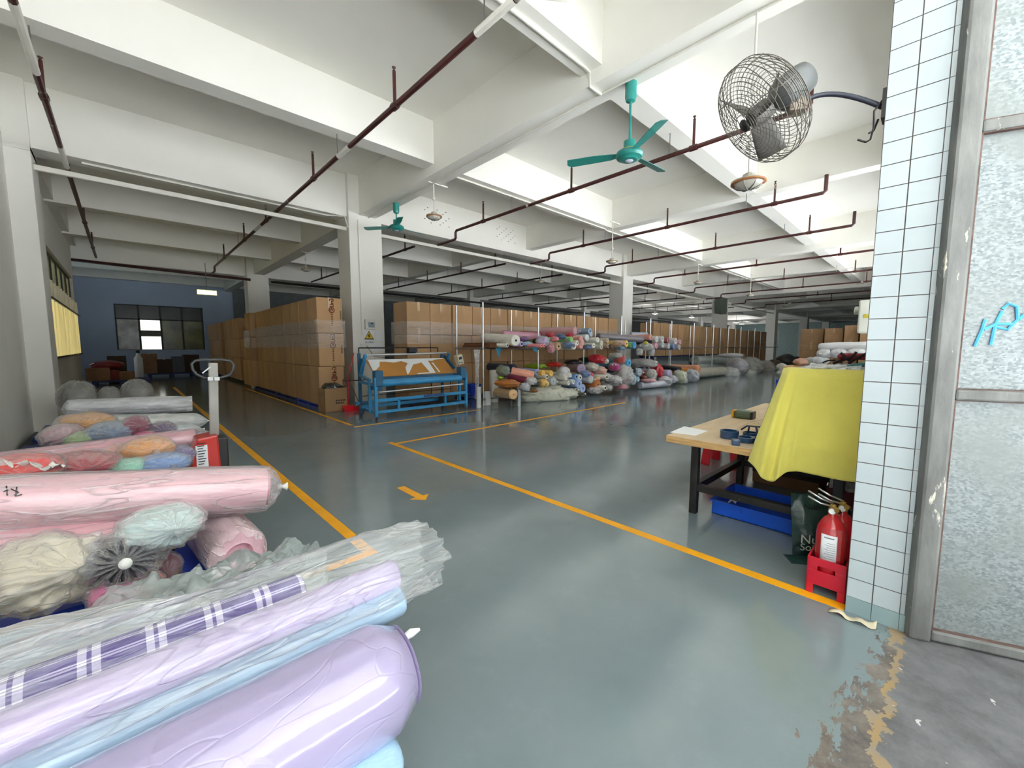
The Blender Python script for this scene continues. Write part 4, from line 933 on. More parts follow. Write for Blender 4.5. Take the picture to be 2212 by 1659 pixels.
MB().prism([(-.08, 0), (.08, 0), (.06, .09), (-.06, .09)], .05, Matrix.Translation((3.27, 7.8, .0)) @ Matrix.Rotation(R(90), 4, 'X')).obj('brush', mat('red_bristle', S(190, 30, 40), .8), t)
# things fixed to the front pillar
YF = 8.95
def plate(name, label, cat, x0, x1, y0, y1, m, d=.012, extra=None):
    a = aty(x0, y1, YF); b = aty(x1, y0, YF); c = V(((a.x + b.x) / 2, YF - d / 2, (a.z + b.z) / 2))
    t = thing(name, label, cat, c); MB().box(c, (b.x - a.x, d, b.z - a.z)).obj('plate' if d < .02 else 'case', m, t, bevel=.002 if d < .02 else .008)
    return t, c, b.x - a.x, b.z - a.z
t, c, w, h = plate('switch_box', 'white switch box on the front pillar above the yellow warning sign', 'switch box', 787, 808, 691, 711, mat('white_switch_plastic', S(228, 228, 224), .4), .07)
MB().box(c + V((.02, -.037, -.01)), (w * .6, .006, h * .55)).obj('window', mat('grey_blue_window', S(150, 166, 176), .15), t); MB().box(c + V((.03, -.042, .02)), (.04, .01, .02)).obj('switch', BLKPL, t)
t, c, w, h = plate('warning_sign', 'white sign with a yellow lightning triangle on the front pillar', 'sign', 786, 808, 715, 742, PAPER, .006)
s = w * .46
MB().prism([(-s, -s * .75), (s, -s * .75), (0, s * .95)], .003, Matrix.Translation(c + V((0, -.0035, .035))) @ Matrix.Rotation(R(90), 4, 'X')).obj('black_triangle', BLKPL, t)
s *= .8; MB().prism([(-s, -s * .72), (s, -s * .72), (0, s * .95)], .003, Matrix.Translation(c + V((0, -.0055, .035))) @ Matrix.Rotation(R(90), 4, 'X')).obj('yellow_triangle', mat('sign_yellow', S(232, 200, 40), .4), t)
MB().prism([(.0, .06), (-.035, -.005), (-.005, -.005), (-.02, -.05), (.03, .015), (.0, .015), (.015, .06)], .003, Matrix.Translation(c + V((0, -.0085, .02))) @ Matrix.Rotation(R(90), 4, 'X')).obj('lightning_mark', BLKPL, t)
text('sign_text', '当心触电', .052, c + V((0, -.005, -.115)), (1, 0, 0), (0, 0, 1), INK, t)
t, c, w, h = plate('notice', 'white paper notice taped right of the warning sign', 'notice', 811, 829, 713, 737, PAPER, .003)
t, c, w, h = plate('notice', 'torn white paper notice below the warning sign', 'notice', 799, 828, 740, 758, PAPER, .003)
t, c, w, h = plate('socket', 'white power socket on the front pillar', 'socket', 777, 793, 743, 751, mat('white_switch_plastic', S(228, 228, 224), .4), .03)
tag(MB().tube([c + V((.06, -.02, 0)), c + V((.2, -.1, -.25)), V((4.05, 7.5, 1.0))], .006, 6).obj('power_cable', BLKPL, smooth=True), 'black power cable from the pillar socket to the blue machine', 'cable')

# ======================= BLUE ROLLING MACHINE =======================
BLU = mat('sky_blue_enamel', S(52, 142, 196), .4, var=.08, vs=5, coat=.25); DBLU = mat('deep_blue_enamel', S(36, 92, 128), .45, var=.1)
xa, xb, ya, yb = 3.02, 4.92, 6.52, 7.36
t = thing('rolling_machine', 'sky blue fabric rolling machine with an orange inspection board beside the pillar', 'machine', ((xa + xb) / 2, ya, 0))
def P_(name, mb, m, **k): return mb.obj(name, m, t, **k)
for x in (xa, xb):
    xr = x + (.09 if x == xa else 0)
    P_('leg', MB().bb(x - .025, x + .025, ya - .025, ya + .025, .035, .72), BLU, bevel=.004)
    P_('leg', MB().bb(xr - .025, xr + .025, yb - .025, yb + .025, .0, 1.12), DBLU, bevel=.004)
    P_('side_frame', MB().bar((x, ya, .12), (xr, yb, .12), .05).bar((x, ya, .60), (xr, yb, .60), .05).bar((x, ya + .22, .1), (x, ya + .22, .62), .05).bar((xr, yb - .05, .72), (xr, yb - .28, 1.10), .05).bar((x, ya + .2, .66), (xr, yb - .02, .72), .045), BLU, bevel=.004)
P_('caster', MB().lathe([(.02, -.015), (.036, -.012), (.036, .012), (.02, .015)], 14, Matrix.Translation((xa, ya, .036)) @ Matrix.Rotation(R(90), 4, 'Y')), BLKPL, smooth=True, autos=40)
P_('caster', MB().lathe([(.02, -.015), (.036, -.012), (.036, .012), (.02, .015)], 14, Matrix.Translation((xb, ya, .036)) @ Matrix.Rotation(R(90), 4, 'Y')), STEEL, smooth=True, autos=40)
P_('lower_rail', MB().bar((xa, ya, .33), (xb, ya, .33), .04, .055).bar((xa, ya, .13), (xb, ya, .13), .04, .05).bar((xa + .42, ya, .13), (xa + .42, ya, .33), .04).bar((xb - .5, ya, .13), (xb - .5, ya, .33), .04), BLU, bevel=.004)
P_('rear_rail', MB().bar((xa, yb, .2), (xb, yb, .2), .05).bar((xa, yb - .25, .16), (xb, yb - .25, .16), .09, .05), BLU)
P_('name_strip', MB().bar((xa + .92, ya - .022, .335), (xa + 1.36, ya - .022, .335), .003, .04), mat('dark_blue_strip', S(40, 60, 120), .5))
g = MB()
for k in range(12): g.bar((xa + .96 + .033 * k, ya - .0245, .322 + .004 * (k % 3)), (xa + .975 + .033 * k, ya - .0245, .348 - .004 * (k % 2)), .006, .002)
P_('strip_print', g, mat('pale_blue_print', S(140, 170, 200), .5))
P_('front_roller', MB().tube([(xa + .12, ya + .02, .62), (xb - .12, ya + .02, .62)], .062, 24), BLU, smooth=True, autos=40)
P_('rear_roller', MB().tube([(xa + .12, ya + .2, .66), (xb - .12, ya + .2, .66)], .055, 20), DBLU, smooth=True, autos=40)
P_('chrome_bar', MB().tube([(xa + .05, ya - .01, .47), (xb - .08, ya - .01, .50)], .016, 12), CHROME, smooth=True, autos=40)
P_('top_bar', MB().tube([(xa + .11, yb - .2, 1.09), (xb - .02, yb - .2, 1.11)], .022, 12), CHROME, smooth=True, autos=40)
P_('guide_bar', MB().tube([(xa + .09, yb + .0, 1.22), (xb - .1, yb + .0, 1.22)], .012, 8).tube([(xa + .09, yb, 1.1), (xa + .09, yb, 1.22)], .012, 8).tube([(xb - .1, yb, 1.1), (xb - .1, yb, 1.22)], .012, 8), BLACK)
P_('thin_rod', MB().tube([(xa - .35, ya + .5, .66), (xa + .1, ya + .4, .66)], .008, 8).tube([(xa, yb - .3, .36), (xb, yb - .3, .36)], .007, 6), BLACK)
OR = mat('orange_brown_board', S(190, 132, 62), .6, var=.05)
bz0, bz1, by0, by1 = .71, 1.0, ya + .26, yb - .2
def bp(u, v): return V((xa + .13 + (xb - xa - .22) * u, by0 + (by1 - by0) * v, bz0 + (bz1 - bz0) * v))
MB().grid(bp, 2, 2).obj('inspection_board', OR, t, solid=.012)
wp = MB(); NRM = V((0, -(bz1 - bz0), (by1 - by0))).normalized() * .009
for poly in ([(0, 0), (.02, 1), (.98, 1), (.98, .93), (.86, .9), (.8, .82), (.72, .86), (.66, .8), (.62, .7), (.52, .62), (.40, .1), (.37, .04), (.40, .45), (.46, .72), (.40, .86), (.30, .78), (.22, .84), (.14, .86), (.11, .6), (.05, .4)], [(.64, .8), (.75, .9), (.74, .08), (.67, .06), (.655, .5)], [(.5, .02), (.74, .05), (.74, .1), (.5, .09)], [(.78, .7), (.8, .7), (.81, .08), (.79, .08)]):
    n = len(poly); wp.add([bp(a, b_) + NRM for a, b_ in poly], [tuple(range(n))])
wp.obj('torn_paper', PAPER, t)
P_('gear_case', MB().bb(xa - .01, xa + .14, ya - .03, ya + .1, .56, .84).bb(xa + .0, xa + .13, ya + .0, ya + .22, .5, .62), DBLU, bevel=.02)
P_('gear_case', MB().bb(xb - .14, xb + .0, ya - .03, ya + .12, .62, .84), DBLU, bevel=.01)
cb = MB().box((xb + .0, ya + .22, .98), (.13, .12, .2), M=Matrix.Rotation(-.25, 3, 'Y')); cbo = P_('control_box', cb, mat('cream_control_box', S(206, 200, 176), .5), bevel=.006)
MB().box((xb - .01, ya + .157, 1.01), (.075, .006, .05), M=Matrix.Rotation(-.25, 3, 'Y')).box((xb + .025, ya + .155, .92), (.02, .012, .02)).box((xb - .03, ya + .155, .92), (.02, .012, .02)).obj('display', BLKPL, cbo)
P_('counter', MB().bb(xa + .98, xa + 1.16, yb - .26, yb - .14, 1.13, 1.23).bb(xa + .94, xa + 1.14, yb - .24, yb - .16, 1.11, 1.13), BLKPL, bevel=.015)
P_('motor', MB().lathe([(.0, -.16), (.09, -.15), (.1, -.1), (.1, .1), (.09, .15), (0, .16)], 18, Matrix.Translation((xb - .22, ya + .35, .2)) @ Matrix.Rotation(R(90), 4, 'Y')), mat('dark_motor', S(70, 70, 66), .5), smooth=True, autos=40)
P_('motor', MB().lathe([(.0, -.1), (.07, -.09), (.08, .09), (0, .1)], 16, Matrix.Translation((xa + .1, yb - .2, .16)) @ Matrix.Rotation(R(90), 4, 'Y')), DBLU, smooth=True, autos=40)
P_('chain', MB().bar((xb - .16, ya + .3, .25), (xb - .16, ya + .3, .6), .012), BLACK)
P_('bracket_arm', MB().bar((xa + .08, yb - .1, 1.02), (xa + .09, yb - .02, .82), .07, .03), DBLU)
P_('bracket_arm', MB().bar((xb, yb - .1, 1.05), (xb, ya + .4, .8), .05, .04), DBLU)
# ======================= FABRIC RACKS =======================
FXS = [5.44, 7.14, 8.94, 10.79, 12.56]; GXS = [14.34, 16.3, 18.3, 20.1]; HXS = [22.2, 24.4, 26.6, 29.0]
ZS, ZB = aty(1050, 753, 6.6).z, .13
def rack(xs, yf, yb, label, ht=2.16):
    t = thing('pipe_rack', label, 'rack', ((xs[0] + xs[-1]) / 2, yf, 0), 'chrome pipe racks for fabric rolls')
    for x in xs:
        for y in (yf, yb): MB().tube([(x, y, 0), (x, y, ht)], .019, 10).lathe([(.026, 0), (.026, .012)], 10, Matrix.Translation((x, y, 0))).obj('pole', CHROME, t, smooth=True, autos=40)
    for y in (yf, yb):
        for nm, z in (('shelf_rail', ZS), ('base_rail', ZB)): MB().tube([(xs[0] - .05, y, z), (xs[-1] + .05, y, z)], .016, 8).obj(nm, STEEL, t, smooth=True, autos=40)
    c = MB()
    for x in xs:
        for y in (yf, yb):
            for z in (ZS, ZB): c.tube([(x, y, z - .028), (x, y, z + .028)], .029, 10)
        c.tube([(x, yf, ZS), (x, yb, ZS)], .015, 8).tube([(x, yf, ZB), (x, yb, ZB)], .015, 8)
    c.obj('clamp', STEEL, t, smooth=True, autos=40)
    s = MB(); n = int((xs[-1] - xs[0]) / .42)
    for k in range(1, n): xx = xs[0] + (xs[-1] - xs[0]) * k / n; s.tube([(xx, yf, ZS - .012), (xx, yb, ZS - .012)], .01, 6).tube([(xx, yf, ZS - .03), (xx, yf, ZS + .02)], .012, 6)
    s.obj('cross_tube', CHROME, t, smooth=True)
    return t
rack(FXS, 6.6, 7.53, 'first chrome pipe rack, loaded with fabric rolls right of the blue machine')
rack(GXS, 6.72, 7.7, 'second chrome pipe rack with empty shelf beyond the coloured rolls')
rack(HXS, 6.85, 7.8, 'dim far pipe rack with tall bare poles beyond the grey rolls', 2.2)
def zp(zx, zy): return 1060 + zx / 5.027, 700 + zy / 5.027
GS = 'fabric rolls on the rack shelf'; GF = 'fabric rolls heaped on the floor under the rack'
SEED = [100]
def RR(label, c, zx, zy, r, Y=6.15, L=None, core=None, g=GS, rc=.24, wrapped=False, wrap=None, yaw=0, dz=0):
    SEED[0] += 1; x, y = zp(zx, zy); P = aty(x, y, Y); rr = r / 5.027 * pxm(x, y, P) * 1.12
    P.z = max(P.z, rr + .01); L = L or (7.5 - Y)
    D = V((math.sin(yaw), math.cos(yaw), dz)).normalized()
    # local X runs from the far end to the aisle end so that tied ends face the aisle
    return fabric_roll(label, P + D * L, P, rr, c, SEED[0], group=g, rc=rc, core=core, wrapped=wrapped, wrap=wrap, amp=.05, e1=.1)
def BB(label, c, zx, zy, w, h, Y=6.1, g=GS, dep=1.6, filmm=None, knot=True, amp=.22, pole=(.2, -1, 0), **k):
    SEED[0] += 1; x, y = zp(zx, zy); P = aty(x, y, Y); s = pxm(x, y, P) / 5.027
    P.z = max(P.z, h / 2 * s * .85)
    return bag(label, c, P, (w / 2 * s, w / 2 * s * dep, h / 2 * s), SEED[0], group=g, filmm=filmm, knot=knot, amp=amp, pole=pole, pleat=.1, **k)
BK, BN = CORE, mat('dark_core', S(58, 48, 40), .8)
WT = (232, 230, 220)
# --- on the shelf, left to right ---
t = thing('folded_fabric', 'flat folded brown fabric lying at the left end of the rack shelf', 'folded fabric', (5.9, 6.9, ZS))
for k in range(3): MB().bb(5.5 + .02 * k, 6.55 - .05 * k, 6.45 + .03 * k, 7.4, ZS + .02 + .035 * k, ZS + .055 + .035 * k).obj('layer', mat('brown_felt', S(112, 72, 46), .9, bump=.3), t, bevel=.012)
fabric_roll('big white fabric roll with a tan core resting on the brown fabric', aty(1045, 730, 7.3), aty(1114.5, 735.5, 6.05), .115, WT, 131, group=GS, core=BN, rc=.2)
RR('small white tube just below the big white roll', WT, 182, 230, 22, 6.2, core=BN, rc=.35)
RR('small violet roll right of the big white roll', (196, 184, 232), 338, 216, 25, 6.2, rc=.4, core=BN)
BB('light blue striped bundle right of the violet roll', (168, 198, 226), 395, 218, 80, 60, 6.25, knot=False)
BB('purple bundle under the long pink roll', (128, 92, 150), 365, 165, 80, 60, 6.5, knot=False)
fabric_roll('long dusty pink roll lying along the top of the shelf, left', aty(1086, 722, 7.15), aty(1165, 727, 6.78), .09, (206, 150, 170), 135, group=GS, rc=.1, wrapped=True)
fabric_roll('dark red roll peeping over the long pink roll', aty(1125, 719.5, 7.2), aty(1168, 721, 7.1), .05, (160, 40, 56), 136, group=GS, rc=.1)
BB('black cloth corner left of the floral bundle', (28, 26, 28), 490, 188, 60, 60, 6.3, knot=False)
BB('lilac bundle with two pink spiral ends', (196, 180, 216), 560, 190, 105, 120, 6.0, filmm=FILM)
RR('pink spiral roll end, left of a pair in the lilac bundle', (236, 150, 158), 553, 234, 18, 5.78, L=.4, rc=.3, core=BN); RR('pink spiral roll end, right of a pair in the lilac bundle', (236, 150, 158), 580, 234, 18, 5.78, L=.4, rc=.3, core=BN)
BB('rose pink bag drooping below the shelf', (222, 140, 152), 648, 268, 66, 110, 5.95, filmm=FILM, pole=(.1, -.3, -1))
RR('tan roll with a brown core at the shelf edge', (196, 160, 126), 738, 242, 38, 5.9, core=BN)
BB('salmon pink bundle above the tan roll', (232, 138, 150), 694, 165, 70, 62, 6.1, knot=False)
BB('indigo denim bundle under the large pink roll', (62, 88, 136), 752, 140, 90, 70, 6.15, knot=False)
BB('blue denim bundle drooping right of the tan roll', (78, 112, 160), 835, 232, 100, 92, 6.0, filmm=FILM)
BB('red bundle left of the denim under the large pink roll', (200, 46, 62), 640, 118, 80, 60, 6.3, knot=False)
fabric_roll('large dusty pink roll across the top of the shelf heap', aty(1172, 717, 7.2), aty(1243, 715, 6.25), .105, (218, 150, 160), 145, group=GS, rc=0, wrapped=True, wrap=FILM)
BB('crimson bundle right of the denim', (198, 38, 66), 855, 122, 60, 60, 6.2, knot=False)
RR('apple green roll end', (150, 204, 130), 880, 166, 26, 5.95, rc=.12)
RR('upper white roll of a pair at the shelf edge', WT, 940, 206, 26, 5.95, core=BN); RR('lower white roll of a pair at the shelf edge', WT, 908, 240, 34, 5.85, core=BN)
RR('upper salmon roll end of a cluster', (232, 170, 160), 985, 160, 28, 6.0, rc=.1); RR('middle salmon roll end of a cluster', (236, 180, 170), 1000, 200, 28, 5.95, rc=.1); RR('lower salmon roll end of a cluster', (230, 164, 156), 985, 238, 28, 5.95, rc=.1)
RR('grey white roll slanting right of the salmon cluster', (206, 208, 208), 1050, 150, 34, 6.1, rc=0, wrapped=True)
RR('slate blue roll on top of the shelf right of the large pink roll', (132, 156, 184), 1080, 76, 30, 6.2, rc=.35, wrapped=True)
RR('pale blue roll below the slate blue roll', (170, 188, 208), 1092, 112, 24, 6.2, rc=.2, wrapped=True)
BB('navy and white patterned bundle below the grey white roll', (110, 130, 170), 1050, 250, 70, 60, 6.0, knot=False)
for i, (x, y, r, c, nm) in enumerate(((1165, 172, 26, WT, 'first white roll end'), (1120, 232, 26, WT, 'second white roll end, low'), (1208, 204, 24, (226, 222, 208), 'cream roll end'), (1205, 250, 24, (216, 210, 196), 'beige roll end, low'), (1272, 178, 24, (206, 190, 166), 'sand roll end'), (1280, 236, 24, (190, 172, 146), 'khaki roll end, low'), (1318, 240, 22, (128, 96, 80), 'brown roll end'))):
    RR(nm + ' in the pale cluster at the middle of the shelf', c, x, y, r, 6.0 + .03 * (i % 3), core=BN if i % 2 else None)
fabric_roll('long plum grey roll lying along the shelf before the second pillar', aty(1292, 727, 6.9), aty(1388, 733, 6.35), .1, (108, 92, 104), 160, group=GS, rc=0, wrapped=True, wrap=FILM)
BB('tan orange bundle under the plum grey roll', (206, 164, 110), 1368, 216, 66, 74, 6.0, filmm=FILM); BB('sky blue bag right of the tan orange bundle', (120, 164, 200), 1418, 262, 54, 50, 5.95, filmm=FILM); BB('pink printed bundle above the sky blue bag', (226, 170, 166), 1424, 206, 54, 60, 6.0, knot=False)
RR('egg yellow roll with a dark core', (240, 196, 100), 1478, 214, 32, 5.95, core=BN)
RR('green roll end beside the turquoise roll', (120, 172, 100), 1528, 230, 26, 6.0, rc=.1); RR('turquoise blue roll end', (84, 164, 206), 1566, 230, 34, 5.95, rc=.1)
BB('clear empty bag heaped right of the turquoise roll', (200, 200, 198), 1680, 250, 110, 90, 6.0, filmm=CLEAR, knot=False); BB('small yellow bundle inside the clear heap', (226, 216, 90), 1680, 204, 36, 34, 5.95, knot=False)
fabric_roll('pastel blue and pink roll lying on the plum grey roll', aty(1362, 722, 6.9), aty(1398, 723, 6.6), .07, (176, 186, 206), 170, group=GS, rc=.1, wrapped=True)
for i, (x, y, r, c, nm) in enumerate(((1742, 146, 32, (216, 148, 134), 'salmon brown roll end'), (1742, 196, 26, (40, 32, 34), 'black roll end'), (1806, 166, 32, (220, 220, 216), 'white roll end'), (1802, 236, 30, (226, 160, 172), 'pink roll end'), (1870, 164, 30, (214, 214, 212), 'pale grey roll end'), (1872, 226, 30, (196, 200, 200), 'silver grey roll end'), (1930, 178, 26, (160, 92, 96), 'maroon roll end'), (1936, 240, 28, (204, 204, 204), 'light grey roll end'), (2012, 186, 32, (226, 216, 216), 'pinkish white roll end'), (1998, 244, 30, (120, 144, 186), 'blue roll end'), (2062, 196, 24, (226, 176, 184), 'rose roll end'), (2052, 252, 26, (208, 200, 204), 'lilac grey roll end'))):
    RR(nm + ' in the right end cluster of the shelf', c, x, y, r, 6.1, rc=.15 if i % 2 else .25, wrapped=(i % 3 == 0))
BB('clear bag tail hanging below the right end cluster', (206, 206, 204), 1740, 300, 50, 110, 5.95, filmm=CLEAR, knot=False); BB('clear bag tail hanging right of the turquoise roll', (206, 206, 204), 1610, 305, 50, 80, 5.95, filmm=CLEAR, knot=False)
x_, y_ = zp(90, 300); q1 = aty(x_, y_, 6.5)
crumple(lambda u, v: q1 + V(((u - .5) * .2 * (1 - .7 * v), .02 * u, .09 - .2 * v)), 'cloth_scrap', 'turquoise cloth scrap hanging from the shelf rail, left', cloth((60, 150, 180)), 10, 10, 'cloth', .02)
x_, y_ = zp(482, 270); q2 = aty(x_, y_, 6.0)
crumple(lambda u, v: q2 + V(((u - .5) * .16, .02 * u, .07 - .15 * v * (.6 + .4 * u))), 'cloth_scrap', 'turquoise cloth scrap at the shelf edge left of the lilac bundle', cloth((50, 146, 182)), 10, 10, 'cloth', .02, cat='cloth') if False else crumple(lambda u, v: q2 + V(((u - .5) * .16, .02 * u, .07 - .15 * v * (.6 + .4 * u))), 'cloth_scrap', 'turquoise cloth scrap at the shelf edge left of the lilac bundle', cloth((50, 146, 182)), 10, 10, 'cloth', .02)
q3 = aty(1030, 756, 6.55)
crumple(lambda u, v: q3 + V(((u - .5) * .16 * (1 - .6 * math.sin(v * 3)), .03 * math.sin(u * 6), .0 - 1.02 * v)), 'plastic_strip', 'twisted clear plastic strip hanging from the left end of the shelf', HAZE, 14, 40, 'plastic strip', .03)
# --- floor heap ---
P = atz(1067, 868, 0); 
t = thing('fabric_roll', 'tall off-white roll standing upright at the left end of the floor heap', 'fabric roll', P, GF)
MB().lathe([(.03, .0), (.095, .0), (.1, .02), (.1, .70), (.095, .72), (.03, .72), (.03, .6)], 24, Matrix.Translation(P)).obj('fabric', mat('cream_roll', S(222, 218, 206), .6, var=.04, bump=.15, st=(3, 3, .6)), t, smooth=True, autos=40)
def tube_up(label, px_, y0, y1, w, m, dark=True, P=None):
    P = atz(px_, y1, 0); s = pxm(px_, y1, P); h = aty(px_, y0, P.y).z; r = w / 2 * s
    t = thing('upright_tube', label, 'tube', P, 'tubes standing by the rack')
    MB().lathe([(r * .8, h - .05), (r * .85, h), (r, h), (r, 0)], 20, Matrix.Translation(P)).obj('tube_wall', m, t, smooth=True, autos=40)
    MB().lathe([(r * .8, h - .08), (0, h - .08)], 16, Matrix.Translation(P)).obj('tube_inside', BLACK, t)
tube_up('shiny silver tube standing on the floor before the heap', 1120.5, 831, 877, 9, mat('silver_foil', S(206, 208, 212), .3, .8, var=.1, st=(4, 4, .2)))
tube_up('short white tube standing behind the rack pole', 1034, 836, 880, 11, mat('white_tube', S(226, 226, 222), .5)); tube_up('white tube standing left of the rack pole', 1052, 846, 874, 17, mat('white_tube', S(226, 226, 222), .5))
B_ = atz(1022, 862, 0)
t = thing('bin', 'bright blue plastic bin behind the white tube, right of the machine', 'bin', B_)
MB().lathe([(.0, .01), (.16, .01), (.2, .36), (.215, .36), (.215, .34), (.2, .33)], 4, Matrix.Translation(B_) @ Matrix.Rotation(R(40), 4, 'Z')).obj('body', PALLET, t, bevel=.01)
BB('clear and grass green bag left of the dark blue roll', (120, 140, 100), 130, 508, 110, 120, 6.4, GF, filmm=CLEAR, knot=False); BB('lime green scrap below the grass green bag', (150, 206, 40), 100, 584, 50, 32, 6.2, GF, knot=False)
RR('light blue roll with a white printed end in the heap', (150, 176, 216), 505, 524, 32, 6.15, g=GF, rc=.3, L=1.3); RR('dark navy roll left of the light blue roll', (52, 56, 76), 260, 480, 40, 6.6, g=GF, rc=.1)
fabric_roll('salmon pink fabric slab lying across the heap', aty(1105, 803, 6.4), aty(1153, 812, 6.0), .1, (240, 172, 146), 201, group=GF, rc=0, amp=.12)
fabric_roll('maroon roll under the salmon pink slab', aty(1100, 815, 6.4), aty(1137, 822, 5.95), .075, (120, 30, 56), 202, group=GF, rc=0, amp=.08)
BB('orange brown bundle above the tan roll on the floor', (198, 118, 50), 180, 645, 210, 100, 6.0, GF, knot=False)
fabric_roll('tan kraft roll lying on the floor behind the silver tube', aty(1074, 848, 6.5), aty(1109, 852, 5.75), .1, (218, 178, 128), 203, group=GF, rc=.15, wrapped=True)
BB('white crumpled bag under the salmon slab', (214, 218, 220), 420, 620, 120, 90, 5.95, GF, filmm=CLEAR, knot=False); BB('pale blue white bag behind the silver tube', (204, 214, 224), 365, 690, 90, 110, 5.85, GF, filmm=CLEAR, knot=False); BB('brown bundle behind the woven sack, left', (156, 106, 66), 446, 722, 110, 50, 5.9, GF, knot=False)
BB('dark grey bundle above the brown bundle', (90, 92, 92), 508, 650, 44, 60, 5.95, GF, knot=False)
BB('lime green bundle at the back of the heap', (150, 192, 30), 492, 456, 180, 64, 6.8, GF, knot=False); BB('bright red bundle at the back of the heap', (222, 40, 28), 682, 440, 140, 60, 6.8, GF, knot=False)
BB('black bundle at the back of the heap, under the shelf', (24, 22, 24), 890, 415, 140, 64, 6.9, GF, knot=False); BB('dark green bundle right of the black bundle', (22, 72, 48), 1045, 385, 130, 66, 6.8, GF, knot=False)
RR('left golden yellow roll of a pair', (240, 190, 96), 572, 532, 28, 6.05, g=GF, rc=.15); RR('right golden yellow roll of a pair', (242, 198, 110), 660, 536, 30, 6.05, g=GF, rc=.15); RR('small white roll below the golden pair', WT, 612, 572, 22, 5.95, g=GF, rc=.45, core=BN)
BB('butter yellow bundle above the woven sack', (244, 206, 120), 570, 645, 90, 110, 5.95, GF, knot=False); RR('clear wrapped grey roll right of the butter yellow bundle', (196, 202, 206), 682, 622, 44, 5.95, g=GF, rc=.2, wrap=FILM)
BB('big empty clear bag in the middle of the heap', (214, 214, 212), 790, 540, 150, 170, 6.1, GF, filmm=CLEAR, knot=False, dep=.8)
for i, (x, y, r, c, nm) in enumerate(((868, 556, 22, WT, 'upper thin white roll'), (826, 586, 22, WT, 'left thin white roll'), (848, 640, 24, WT, 'low thin white roll'), (902, 628, 24, (224, 228, 232), 'right thin white roll'), (932, 572, 30, (120, 160, 210), 'blue roll with a dark centre'), (972, 582, 30, WT, 'white tube with a dark hole'), (962, 650, 48, (160, 180, 220), 'fat pale blue roll'), (1002, 700, 44, (166, 184, 222), 'fat periwinkle roll'))):
    RR(nm + ' in the cluster above the woven sack', c, x, y, r, 5.9 - .04 * (i > 5), g=GF, core=BN if i in (4, 5) else None, rc=.3)
fabric_roll('big mauve roll in the middle of the heap', aty(1228, 794, 7.0), aty(1256, 796, 6.1), .11, (168, 150, 180), 220, group=GF, rc=.1, wrapped=True)
BB('steel blue bundle below the mauve roll', (128, 154, 200), 1025, 545, 90, 90, 6.0, GF, knot=False); BB('cream bag right of the mauve roll', (224, 220, 202), 1092, 470, 110, 100, 6.1, GF, filmm=FILM)
BB('shell pink bundle below the cream bag', (236, 192, 176), 1182, 505, 110, 100, 6.0, GF, knot=False); BB('scarlet bundle slanting above the cream bag', (206, 44, 62), 1150, 382, 130, 110, 6.3, GF, knot=False, amp=.3); BB('coral red roll end below the steel blue bundle', (232, 84, 96), 1072, 548, 60, 60, 5.95, GF, knot=False)
BB('ivory bundle right of the scarlet bundle', (232, 226, 200), 1240, 405, 60, 70, 6.2, GF, knot=False); BB('magenta bag with two white ties', (196, 30, 136), 1342, 470, 90, 96, 6.0, GF, filmm=FILM, knot=False)
for dx in (-18, 16):
    x_, y_ = zp(1342 + dx, 442); MB_ = MB().lathe([(.0, -.02), (.02, -.01), (.02, .01), (0, .02)], 8, Matrix.Translation(aty(x_, y_, 5.72))); tag(MB_.obj('plastic_tie', TIE, smooth=True), 'white plastic tie on the magenta bag, %s one' % ('left' if dx < 0 else 'right'), 'tie')
BB('red bag under a clear cover at the top of the heap', (222, 56, 44), 1396, 385, 90, 110, 6.2, GF, filmm=FILM, knot=False); BB('empty clear bag draped over the red bag', (206, 206, 204), 1350, 345, 100, 70, 6.3, GF, filmm=CLEAR, knot=False)
RR('turquoise blue folded roll at the top right of the heap', (92, 176, 222), 1506, 424, 38, 6.0, g=GF, rc=.4); RR('black roll end below the turquoise folded roll', (20, 20, 24), 1562, 502, 28, 6.0, g=GF, rc=.1); RR('upper pale blue roll right of the black roll', (190, 208, 224), 1620, 524, 40, 5.95, g=GF, rc=.25, wrap=FILM); RR('lower pale blue roll below the black roll', (176, 200, 222), 1556, 606, 50, 5.85, g=GF, rc=.3, wrap=FILM); RR('small sky roll between the pale blue rolls', (160, 204, 226), 1606, 600, 26, 5.9, g=GF, rc=.3)
BB('large puffed clear bag at the top right of the heap', (206, 206, 202), 1650, 424, 190, 100, 6.3, GF, filmm=CLEAR, knot=False)
RR('orange brown roll with a ringed end, low in the heap', (190, 116, 60), 1166, 660, 50, 5.8, g=GF, rc=.2, core=BN)
BB('peach bundle above the orange brown roll', (238, 196, 160), 1150, 592, 60, 44, 5.9, GF, knot=False); RR('white roll in clear plastic right of the steel blue bundle', (214, 218, 218), 1090, 600, 40, 5.85, g=GF, rc=.2, wrap=FILM)
for i, (x, y, w, h, nm) in enumerate(((1250, 580, 110, 90, 'clear bag over a white tube, upper'), (1245, 690, 100, 80, 'clear bag over a white tube, lower'), (1340, 620, 120, 120, 'large clear bag in the middle right'), (1442, 560, 130, 230, 'tall clear bag hanging down the heap'), (1120, 722, 110, 80, 'clear bag tail beside the woven sack'))):
    BB(nm + ' of the floor heap', (210, 208, 206), x, y, w, h, 5.85, GF, filmm=CLEAR, knot=False, amp=.3)
RR('white tube poking out of the upper clear bag', WT, 1262, 576, 22, 5.7, L=.5, g=GF, rc=.5, core=BN); RR('white tube poking out of the lower clear bag', WT, 1246, 694, 22, 5.6, L=.5, g=GF, rc=.5, core=BN)
BB('rose pink bag at the foot of the tall clear bag', (232, 140, 160), 1405, 682, 110, 70, 5.8, GF, filmm=FILM); RR('white roll end at the foot of the heap, right of the rose bag', WT, 1478, 672, 28, 5.75, L=.8, g=GF, rc=.3)
